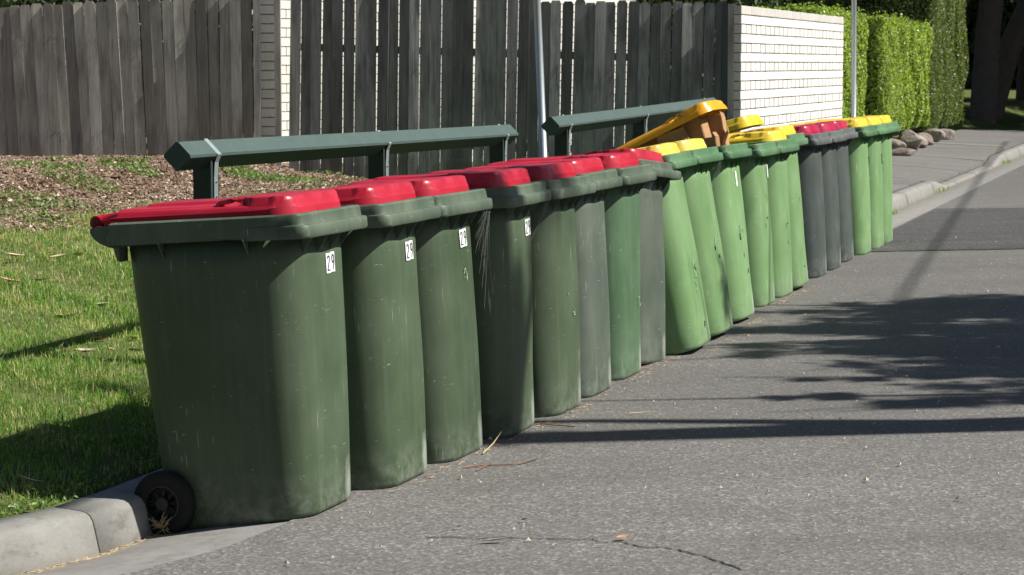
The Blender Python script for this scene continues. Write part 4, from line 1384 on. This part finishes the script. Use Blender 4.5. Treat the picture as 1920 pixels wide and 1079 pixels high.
# unseen trees added behind the camera to keep sky light off the bin sides
for k, (x, y, h_, r, lab) in enumerate(((-9, -9, 6.5, 4.2, 'added unseen tree blocking sky light left behind the camera'), (-2, -12, 7.5, 5, 'added unseen broad tree blocking sky light behind the camera'), (6, -11, 7.5, 4.6, 'added unseen dense tree blocking sky light behind the camera on the right'), (-13, -2, 6, 3.6, 'added unseen tree blocking sky light beyond the left frame edge'))):
    g_ = random.Random(k + 25)
    bl = [(g_.uniform(-.6, .6) * r, g_.uniform(-.5, .5) * r, h_ * g_.uniform(.25, 1.1), r * .7, r * .6, r * .5) for _ in range(8)]
    tree(lab, x, y, .1, [(0, 0, -.3), (.1, 0, h_ * .3), (-.1, .1, h_ * .6), (0, 0, h_)], [.34, .28, .2, .08], bl, 9000, .6, M['leaf_dark'], 180 + k)
# shrubs that rise behind the brown fence and the white wall
def shrub(label, x, y, z, blobs, n, size, mat, seed):
    g = np.random.default_rng(seed); t = empty('shrub', (x, y, z)); tag(t, label, 'shrub')
    V, F = [], []
    for b in blobs:
        tube_vf([(b[0] * .3, b[1] * .3, -.2), (b[0] * .7, b[1] * .7, b[2] * .5), (b[0], b[1], b[2])], [.05, .035, .012], 6, V, F)
    link('stem', mesh('stem', V, F, M['bark']), t)
    P = []
    for b in blobs:
        m = n // len(blobs); dd = g.normal(size=(m, 3)); dd /= np.linalg.norm(dd, axis=1)[:, None]
        P.append(dd * (g.random(m) ** .25)[:, None] * np.array(b[3:6]) + np.array(b[:3]))
    add_leaves('foliage', np.concatenate(P), size, mat, t, seed, None, 1, .5)
    return t
shrub('dark broad shrub showing over the brown fence top', -4.6, 24.6, .6, [(x_, random.uniform(-.3, .4), 1.0 + random.uniform(-.2, .3), .75, .6, .85) for x_ in np.arange(-3.6, 2.6, .55)], 26000, .10, M['leaf_dark'], 91)
shrub('dark leafy shrub rising between fence and white wall', -1.9, 27.0, .4, [(x_, .3, 1.2 + random.uniform(-.2, .3), .8, .6, .95) for x_ in np.arange(-1.2, 1.4, .6)], 10000, .10, M['leaf_dark'], 92)
shrub('dark shrubs behind the white brick wall', 1.2, 31.0, .3, [(x_, x_ * .6, 1.6 + random.uniform(-.2, .3), 1.1, .9, 1.3) for x_ in np.arange(-2.6, 1.7, .6)], 20000, .12, M['leaf_dark'], 93)

# distant woodland that closes the view
g = np.random.default_rng(5)
V = []; F = []
n_a, n_z = 90, 9
for i in range(n_a + 1):
    a = math.radians(-50 + 110 * i / n_a); rad = 118 + 8 * math.sin(i * .9) + 5 * math.sin(i * 2.3)
    for j in range(n_z + 1):
        zz = 16 * j / n_z; rr2 = rad + 6 * (j / n_z) ** 2 + 1.4 * math.sin(i * 1.7 + j * 1.3)
        V.append((rr2 * math.sin(a), rr2 * math.cos(a), zz - .5))
for i in range(n_a):
    for j in range(n_z):
        k = i * (n_z + 1) + j
        F.append((k, k + 1, k + n_z + 2, k + n_z + 1))
w = empty('distant_woods'); tag(w, 'dense dark woodland closing the end of the street', kind='stuff')
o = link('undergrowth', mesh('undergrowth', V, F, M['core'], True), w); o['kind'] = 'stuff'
n = 42000
a = np.radians(g.uniform(-32, 42, n)); rad = 112 + 5 * g.random(n); zz = 15 * g.random(n) ** 1.2
P = np.column_stack([rad * np.sin(a), rad * np.cos(a), zz])
o = add_leaves('leaf_mass', P, 1.0, M['leaf_dark'], w, 7, np.tile([0, -1., .3], (n, 1)), .8, .6); o['kind'] = 'stuff'
# sunlit strip of lawn far down the street
V, F = box_vf((21.5, 101, .195), (13, 7, .06)); o = link('far_lawn', mesh('far_lawn', V, F, M['grass_far'] if 'grass_far' in M else simple('sunny_lawn', (.11, .20, .035), .9))); tag(o, 'sunny strip of far lawn under the dark trees', kind='structure')

# ------------------------------------------------------------------ cardboard in the overfull bin and its neighbour
def carton(label, loc, rot, s, flaps=(), hollow=True):
    o = empty('cardboard_box', loc, rot); tag(o, label, 'box', 'cardboard boxes stuffed into the open bin')
    t = .006; x, y, z = s
    V, F = [], []
    box_vf((0, -y / 2, 0), (x, t, z), 0, V, F); box_vf((0, y / 2, 0), (x, t, z), 0, V, F)
    box_vf((-x / 2, 0, 0), (t, y - t * 1.1, z), 0, V, F); box_vf((x / 2, 0, 0), (t, y - t * 1.1, z), 0, V, F)
    box_vf((0, 0, -z / 2 + t / 2 + .001), (x - t * 1.1, y - t * 1.1, t), 0, V, F)
    link('carton', mesh('carton', V, F, M['card']), o)
    for (side, ang, ln) in flaps:
        V, F = [], []
        if side in ('+x', '-x'):
            sg = 1 if side == '+x' else -1
            Mx = Matrix.Rotation(-sg * ang, 3, 'Y'); c = Vector((sg * x / 2, 0, z / 2)) + Mx @ Vector((0, 0, ln / 2)); sz = (t * .7, y * .96, ln)
        else:
            sg = 1 if side == '+y' else -1
            Mx = Matrix.Rotation(sg * ang, 3, 'X'); c = Vector((0, sg * y / 2, z / 2)) + Mx @ Vector((0, 0, ln / 2)); sz = (x * .96, t * .7, ln)
        box_vf(c, sz, 0, V, F, rot=Mx)
        link('flap', mesh('flap', V, F, M['card']), o)
    return o
B11 = made[10]; Mw = B11.matrix_basis.copy()
def inb(x, y, z): return tuple(Mw @ Vector((x, y, z)))
yw = math.radians(BINS[10][3])
carton('large brown carton slanting under the raised lid', inb(-.09, .02, .955), (0, math.radians(-24), yw), (.40, .40, .36))
carton('low carton with split corner facing the camera', inb(.00, -.17, 1.035), (.05, math.radians(-20), yw + .1), (.17, .10, .12), (('-y', -.3, .03), ('+x', .3, .05)))
carton('narrow carton standing at the bin front edge', inb(.20, -.14, 1.0), (.0, math.radians(-8), yw), (.07, .09, .11), (('+x', .5, .03),))
carton('upright carton with torn pale edge behind the narrow one', inb(.17, .08, 1.05), (0, math.radians(-10), yw + .12), (.13, .18, .22), (('+x', .15, .035), ('-y', -.2, .02)))
carton('small flattened carton wedged beneath the yellow lid', inb(.03, .0, 1.13), (.1, math.radians(-22), yw), (.24, .20, .035), (('-y', -1.2, .06),))
carton('dark carton resting across the middle of the pile', inb(.12, -.10, 1.09), (.08, math.radians(-16), yw - .1), (.10, .12, .13), (('+x', .9, .05), ('-y', -.5, .03)))
carton('thin torn carton side leaning by the middle carton', inb(.085, -.19, 1.02), (.1, math.radians(-30), yw), (.012, .08, .15))
carton('bent strip of carton poking over the rim', inb(.245, -.02, 1.02), (.0, math.radians(18), yw + .2), (.012, .12, .12), (('+x', .6, .03),))

# ------------------------------------------------------------------ grass on the verge
def mesh_blades(P, hgt, wid_, tint, mat, name, seed, lean=.55):
    g = np.random.default_rng(seed); n = len(P)
    th = g.random(n) * PI2; d = np.column_stack([np.cos(th), np.sin(th), np.zeros(n)])
    th2 = g.random(n) * PI2; sd = np.column_stack([np.cos(th2), np.sin(th2), np.zeros(n)])
    L = (g.random(n) * lean)[:, None]
    up = np.array([0, 0, 1.])
    h = hgt[:, None]; w = wid_[:, None]
    b0 = P - sd * w / 2; b1 = P + sd * w / 2
    m = P + up * h * .6 + d * h * L * .35
    m0 = m - sd * w * .4; m1 = m + sd * w * .4
    t = P + up * h * (1 - .35 * L) + d * h * L
    V = np.stack([b0, b1, m1, m0, t], 1).reshape(-1, 3)
    i = np.arange(n) * 5
    F = np.concatenate([np.stack([i, i + 1, i + 2], 1), np.stack([i, i + 2, i + 3], 1), np.stack([i + 3, i + 2, i + 4], 1)], 1).reshape(-1, 3)
    return fast_mesh(name, V, F, mat, np.repeat(tint, 3))
def scatter(n, xr, yr, seed, smin, smax, cone=True):
    g = np.random.default_rng(seed)
    x = g.uniform(*xr, n); y = g.uniform(*yr, n)
    if cone:
        ok = (x > -.235 * y - .35) | (g.random(len(x)) < .45) & (x < kx(y) - .1)
        x, y = x[ok], y[ok]
    s = kerb_s(x, y); ok = (s > smin) & (s < smax)
    return x[ok], y[ok], s[ok]
n1 = 1350000
x, y, s = scatter(n1, (-7.2, 2.4), (6.0, 17.5), 31, .19, 5.2)
g = np.random.default_rng(32)
dens = .55 + .45 * np.clip(vnoise(x, y, 3.1, 5.0) + .6, 0, 1)
dens *= np.clip(vnoise(x, y, 9.0, 2.0) * .5 + .85 + .3 * vnoise(x, y, 23.0, 5.0), .35, 1)
dens *= np.where(y > 11, .62, 1) * (1 - .55 * np.clip((s - 2.4) / 1.6, 0, 1) * (vnoise(x, y, 6.5, 7.0) > -.1))
edge = 4.3 + .25 * vnoise(x, y, 2.5, 2.0)
dens *= np.clip((edge + .1 - s) / .35, 0, 1)
# hidden ground behind the bins needs less
right = x > (-.075 * y)
dens *= np.where(right & (y < 12), .35, 1)
ok = g.random(len(x)) < dens
x, y, s = x[ok], y[ok], s[ok]
z = verge_z(x, y, s)
hg = g.gamma(3.2, .0085, len(x)).clip(.008, .065) * (1 + .5 * np.clip(vnoise(x, y, 4.0, 8.0) + .4 * vnoise(x, y, 13, 3), -.6, 1)) * np.clip(.5 + s, .6, 1)
tint = np.clip(g.normal(.42, .2, len(x)) + .20 * vnoise(x, y, 5.0, 3.0) + .10 * vnoise(x, y, 1.3, 6.0), 0, 1)
dry = g.random(len(x)) < .15 + .28 * (vnoise(x, y, 6.0, 9.0) + .5 * vnoise(x, y, 17, 1) > .3) + .22 * np.clip((s - 2.2) / 1.5, 0, 1); tint[dry] = g.uniform(.8, 1, dry.sum())
me = mesh_blades(np.column_stack([x, y, z - .004]), hg, g.uniform(.0022, .0048, len(x)) * np.where(y > 11, 1.4, 1), tint, M['grass'], 'grass', 33, .9)
o = link('grass', me); tag(o, 'short patchy green lawn grass on the verge', 'grass', kind='stuff')
# broad-leaved weeds: along the kerb edge and in tufts
WP = []; 
def wpatch(cx, cy, r, n, sd_):
    g = np.random.default_rng(sd_); a = g.random(n) * PI2; q = r * np.sqrt(g.random(n))
    return cx + q * np.cos(a), cy + q * np.sin(a)
xs_, ys_ = [], []
x, y, s = scatter(60000, (-3.0, 1.0), (6.0, 10.5), 35, .175, .34)
g = np.random.default_rng(36); ok = g.random(len(x)) < np.clip(.35 + .6 * vnoise(x, y, 4, 1.5), .03, 1) * np.clip(1 - (s - .17) * 3, 0, 1)
xs_.append(x[ok]); ys_.append(y[ok])
for k, (px, py, r, n, zg) in enumerate(((120, 345, .26, 500, .5), (245, 345, .34, 1100, .5), (230, 322, .3, 500, .55), (60, 330, .3, 500, .55), (150, 372, .4, 900, .45), (60, 400, .5, 1100, .42), (470, 322, .34, 900, .55), (505, 332, .34, 900, .5), (455, 308, .22, 500, .6), (560, 330, .3, 500, .5), (610, 328, .22, 400, .46), (670, 328, .20, 400, .42), (110, 300, .12, 120, .62), (30, 420, .4, 600, .4))):
    X, Y_ = px_ground(px, py, zg); a_, b_ = wpatch(X, Y_, r * .8, int(n * .42), 50 + k); xs_.append(a_); ys_.append(b_)
x = np.concatenate(xs_); y = np.concatenate(ys_); s = kerb_s(x, y); g = np.random.default_rng(37)
z = verge_z(x, y, s) + g.uniform(.004, .05, len(x)) * np.where(y > 11, .8, .7)
P = np.column_stack([x, y, z])
V, F = leaf_quads(P, .026, np.tile([0, 0, 1.], (len(P), 1)), .7, .6, 38)
sc = np.where(y > 11, 1.35, .9)
V = (V.reshape(-1, 4, 3) - P[:, None]) * sc[:, None, None] + P[:, None]
o = link('weeds', fast_mesh('weeds', V.reshape(-1, 3), F, M['weed'], np.repeat(g.random(len(P)), 2))); tag(o, 'low broad leaved weeds along the kerb and on the mulch', 'weeds', kind='stuff')

# mulch chips on the bank
x, y, s = scatter(330000, (-8.5, 1.8), (10.0, 22.2), 41, 3.9, 11.5)
g = np.random.default_rng(42)
edge = 4.25 + .25 * vnoise(x, y, 2.5, 2.0)
ok = (g.random(len(x)) < np.clip((s - edge + .3) / .6, .04, 1)) & (y < 21.7)
x, y, s = x[ok], y[ok], s[ok]; z = verge_z(x, y, s)
n = len(x)
L = g.uniform(.008, .040, n) * np.where(g.random(n) < .06, 1.8, 1); W_ = L * g.uniform(.2, .55, n)
th = g.random(n) * PI2; d = np.column_stack([np.cos(th), np.sin(th), g.normal(0, .35, n)]); sd = np.column_stack([-np.sin(th), np.cos(th), g.normal(0, .5, n)])
C = np.column_stack([x, y, z + .008]); a = d * L[:, None] / 2; b = sd * W_[:, None] / 2
up = np.array([0, 0, .004])
V = np.stack([C - a - b, C + a - b * .7, C + a + b, C - a + b * .8, C + up * 2], 1).reshape(-1, 3)
i = np.arange(n) * 5
F = np.concatenate([np.stack([i + p, i + q, i + 4], 1) for p, q in ((0, 1), (1, 2), (2, 3), (3, 0))], 1).reshape(-1, 3)
tint = np.clip(g.normal(.45, .22, n), 0, 1); tint[g.random(n) < .05] = .97
o = link('mulch', fast_mesh('mulch', V, F, M['chip'], np.repeat(tint, 4))); tag(o, 'brown bark mulch and leaf litter on the bank', 'mulch', kind='stuff')

# ------------------------------------------------------------------ fallen leaves, twigs, grit
def leaf_obj(px, py, L, W_, ang, mat, label, z, curl=.25, group=None, cat='leaf'):
    X, Y_ = px_ground(px, py, z)
    s = float(kerb_s(X, Y_)[0])
    zg = float(verge_z(np.array([X]), np.array([Y_]))[0]) + .040 if s > .15 else float(.026 * np.clip(-s - .5, 0, 3.6)) + .012
    X, Y_ = px_ground(px, py, zg)
    V = []; F = []
    n = 7
    for i in range(n + 1):
        t = i / n; w = W_ / 2 * math.sin(math.pi * min(.98, max(.03, t)) ** .9); x_ = (t - .5) * L
        zz = curl * L * (2 * t - 1) ** 2 * .5
        V += [(x_, -w, zz + w * .5), (x_, 0, zz), (x_, w, zz + w * .4)]
    for i in range(n):
        for j in range(2):
            a = i * 3 + j; F.append((a, a + 3, a + 4, a + 1))
    o = link('fallen_leaf', mesh('fallen_leaf', V, F, M[mat], True), None, (X, Y_, zg), (random.uniform(-.25, .25), random.uniform(-.2, .2), ang)); tag(o, label, cat, group); return o
leaf_obj(932, 1013, .11, .022, .12, 'pale_leaf', 'long pale curled leaf on the near asphalt crack', 0, .12)
leaf_obj(1168, 1008, .05, .022, .5, 'dry_leaf', 'small tan leaf on the asphalt right of the long curled leaf', 0)
leaf_obj(983, 975, .022, .015, .3, 'black', 'tiny dark seed case left of centre on the near asphalt', 0)
leaf_obj(860, 988, .022, .015, .9, 'black', 'tiny dark seed case nearest the first bin', 0)
leaf_obj(258, 660, .085, .05, .4, 'dry_leaf', 'orange brown leaf in the grass beside the first bin', .3, group=None)
leaf_obj(250, 636, .075, .045, 1.2, 'pale_leaf', 'tan leaf above the orange leaf beside the first bin', .3)
leaf_obj(208, 656, .05, .03, 2.1, 'dry_leaf', 'small brown leaf left of the orange leaf', .3)
leaf_obj(161, 659, .10, .04, .1, 'pale_leaf', 'wide pale leaf lying flat in the middle of the grass', .3)
leaf_obj(114, 702, .10, .03, 1.4, 'pale_leaf', 'narrow tan leaf standing in the grass near the shadow', .28)
leaf_obj(192, 573, .09, .06, .8, 'pale_leaf', 'large pale leaf below the lid hinge in the grass', .32)
leaf_obj(190, 637, .10, .04, -.2, 'dry_leaf', 'brown strip leaf behind the wide pale leaf', .3)
leaf_obj(125, 595, .12, .05, .2, 'pale_leaf', 'broad pale leaf beside the thin shadow line', .32)
leaf_obj(112, 482, .11, .05, .1, 'pale_leaf', 'pale leaf in the upper grass right of centre', .38)
leaf_obj(28, 481, .11, .06, .5, 'pale_leaf', 'bleached leaf in the upper grass at the picture edge', .38)
leaf_obj(146, 480, .08, .06, 1.0, 'pale_leaf', 'round bleached leaf in the upper grass', .38)
leaf_obj(20, 528, .13, .05, .1, 'dry_leaf', 'brown leaf at the left edge of the grass', .35)
leaf_obj(75, 527, .10, .05, .4, 'pale_leaf', 'tan leaf just right of the brown edge leaf', .35)
leaf_obj(60, 903, .10, .03, -.1, 'pale_leaf', 'pale leaf lying in the bin shadow by the kerb', .15)
def twig(pts_px, r, label, mat='twig', zz=.012):
    pts = []
    for (px, py, h) in pts_px:
        X, Y_ = px_ground(px, py, .01); pts.append((X, Y_, zz + h))
    V, F = tube_vf(pts, [r * (1 - .5 * i / len(pts)) for i in range(len(pts))], 6)
    o = link('twig', mesh('twig', V, F, M[mat], True)); tag(o, label, 'twig', 'twigs lying on the road'); return o
twig([(868, 878, 0), (900, 876, .004), (940, 874, .003), (975, 873, .004), (1008, 864, .006)], .0035, 'long thin brown twig in front of the third bin')
twig([(893, 884, 0), (908, 878, .006), (920, 875, .006)], .0025, 'short forked twig crossing the long brown twig')
twig([(905, 852, 0), (925, 842, .02), (940, 830, .04)], .003, 'pale stick poking up by the fourth bin', 'straw')
twig([(1010, 795, 0), (1040, 800, .004), (1078, 802, .002)], .003, 'twig under the fifth bin edge')
twig([(1180, 776, 0), (1220, 775, .003), (1262, 777, .002)], .003, 'thin twig lying across the tree shade', 'straw')
# straw and grit gathered along the kerb foot and the bins
g = np.random.default_rng(71)
V, F = [], []
for k in range(620):
    if k < 330:
        Lk = g.uniform(cum[8] - .9, cum[8] + 1.0); p, n_ = pt_at(Lk); o_ = -abs(g.normal(0, .03)) - .006; X, Y_ = p + n_ * o_; z = -.070
    else:
        b = BINS[int(g.integers(1, 14))]; yw_ = math.radians(b[3]); lx = .26 + abs(g.normal(0, .035)); ly = g.uniform(-.26, .26)
        X = b[0] + lx * math.cos(yw_) - ly * math.sin(yw_); Y_ = b[1] + lx * math.sin(yw_) + ly * math.cos(yw_); z = .006
    L = g.uniform(.008, .05); a = g.uniform(0, PI2) if k > 330 else g.normal(.75, .45)
    d = Vector((math.cos(a), math.sin(a), g.normal(0, .12))) * L / 2; w = Vector((-math.sin(a), math.cos(a), 0)) * .0013
    c = Vector((X, Y_, z + .004)); q = len(V)
    V += [tuple(c - d - w), tuple(c + d - w), tuple(c + d + w), tuple(c - d + w), tuple(c + Vector((0, 0, .002)))]
    F += [(q, q + 1, q + 4), (q + 1, q + 2, q + 4), (q + 2, q + 3, q + 4), (q + 3, q, q + 4)]
o = link('straw_litter', mesh('straw_litter', V, F, M['straw'])); tag(o, 'dry straw and bark shreds gathered along kerb foot and bin bases', 'litter', kind='stuff')
# pale specks strewn over the asphalt
V, F = [], []
for k in range(950):
    Y_ = 6.8 + 13 * g.random() ** .9; X = g.uniform(-.12 * Y_, .235 * Y_)
    s = float(kerb_s(X, Y_)[0])
    if s > -.62: continue
    z = float(.026 * np.clip(-s - .5, 0, 3.6)) + .008
    L = g.uniform(.004, .015) * (1 if g.random() > .08 else 1.8); a = g.random() * PI2; hgt = L * .5
    q = len(V); 
    for t_ in range(4): V.append((X + L / 2 * math.cos(a + t_ * 1.57) * (1 if t_ % 2 else .55), Y_ + L / 2 * math.sin(a + t_ * 1.57) * (1 if t_ % 2 else .55), z))
    V.append((X, Y_, z + hgt)); F += [(q, q + 1, q + 4), (q + 1, q + 2, q + 4), (q + 2, q + 3, q + 4), (q + 3, q, q + 4)]
o = link('road_grit', mesh('road_grit', V, F, M['pale_leaf'])); tag(o, 'pale seed husks and grit strewn on the asphalt', 'litter', kind='stuff')
# gutter weeds beyond the last bin
g = np.random.default_rng(77); xx, yy = [], []
for (Y0_, n, r) in ((22.0, 260, .22), (24.2, 120, .16), (28.4, 150, .3), (36.6, 150, .3)):
    p, n_ = pt_at(Lat(Y0_)); c = p - n_ * .06; a_, b_ = wpatch(c[0], c[1], r, n, int(Y0_ * 10)); q = kerb_s(a_, b_); okk = (q < -.0) & (q > -.12); xx.append(a_[okk]); yy.append(b_[okk])
xx = np.concatenate(xx); yy = np.concatenate(yy)
me = mesh_blades(np.column_stack([xx, yy, np.full(len(xx), -.065)]), g.uniform(.03, .09, len(xx)), g.uniform(.006, .012, len(xx)), g.random(len(xx)), M['grass'], 'gutter_grass', 78)
o = link('gutter_grass', me); tag(o, 'small grass tufts growing in the gutter joint', 'grass', kind='stuff')

# cobwebs slung from the bin rims
def cobweb(bi, y0, n, seed, label, zz=(.915, .80)):
    g = np.random.default_rng(seed); Mb = made[bi].matrix_basis; V, F = [], []
    for k in range(n):
        ya = y0 + g.normal(0, .02); yb = y0 + g.normal(0, .045)
        a = Vector((.325, ya, zz[0])); b = Vector((.272 + g.uniform(0, .015), yb, zz[1] + g.normal(0, .05)))
        m = (a + b) / 2 + Vector((-.006, g.normal(0, .01), -.015))
        tube_vf([a, m, b], [.0005, .0005, .0004], 3, V, F, False)
    V = [tuple(Mb @ Vector(v)) for v in V]
    o = link('cobweb', mesh('cobweb', V, F, M['web'])); tag(o, label, 'cobweb', kind='stuff'); return o
cobweb(2, .21, 12, 1, 'dusty cobweb hanging from the third bin rim')
cobweb(2, .23, 7, 2, 'long cobweb strands trailing down the third bin corner', (.91, .66))
cobweb(3, .22, 7, 3, 'thin cobweb under the fourth bin rim corner')
cobweb(6, .2, 6, 4, 'cobweb below the rim of the seventh bin')
cobweb(9, .22, 8, 5, 'cobweb strands at the tilted light green bin beside the open lid')
# tuft of dried plant caught in the nearest wheel
Mb = made[0].matrix_basis; V, F = [], []
g = np.random.default_rng(9)
for k in range(46):
    c = Vector((-.245 + g.normal(0, .012), -.292, -.008 + g.normal(0, .010))); e = c + Vector((g.normal(0, .02), -abs(g.normal(0, .008)), g.normal(0.006, .018)))
    tube_vf([c, (c + e) / 2 + Vector((0, -.003, .003)), e], [.0012, .0012, .0008], 3, V, F, False)
V = [tuple(Mb @ Vector(v)) for v in V]
o = link('dried_plant', mesh('dried_plant', V, F, M['straw'])); tag(o, 'tuft of dried plant caught in the nearest bin wheel', 'plant')
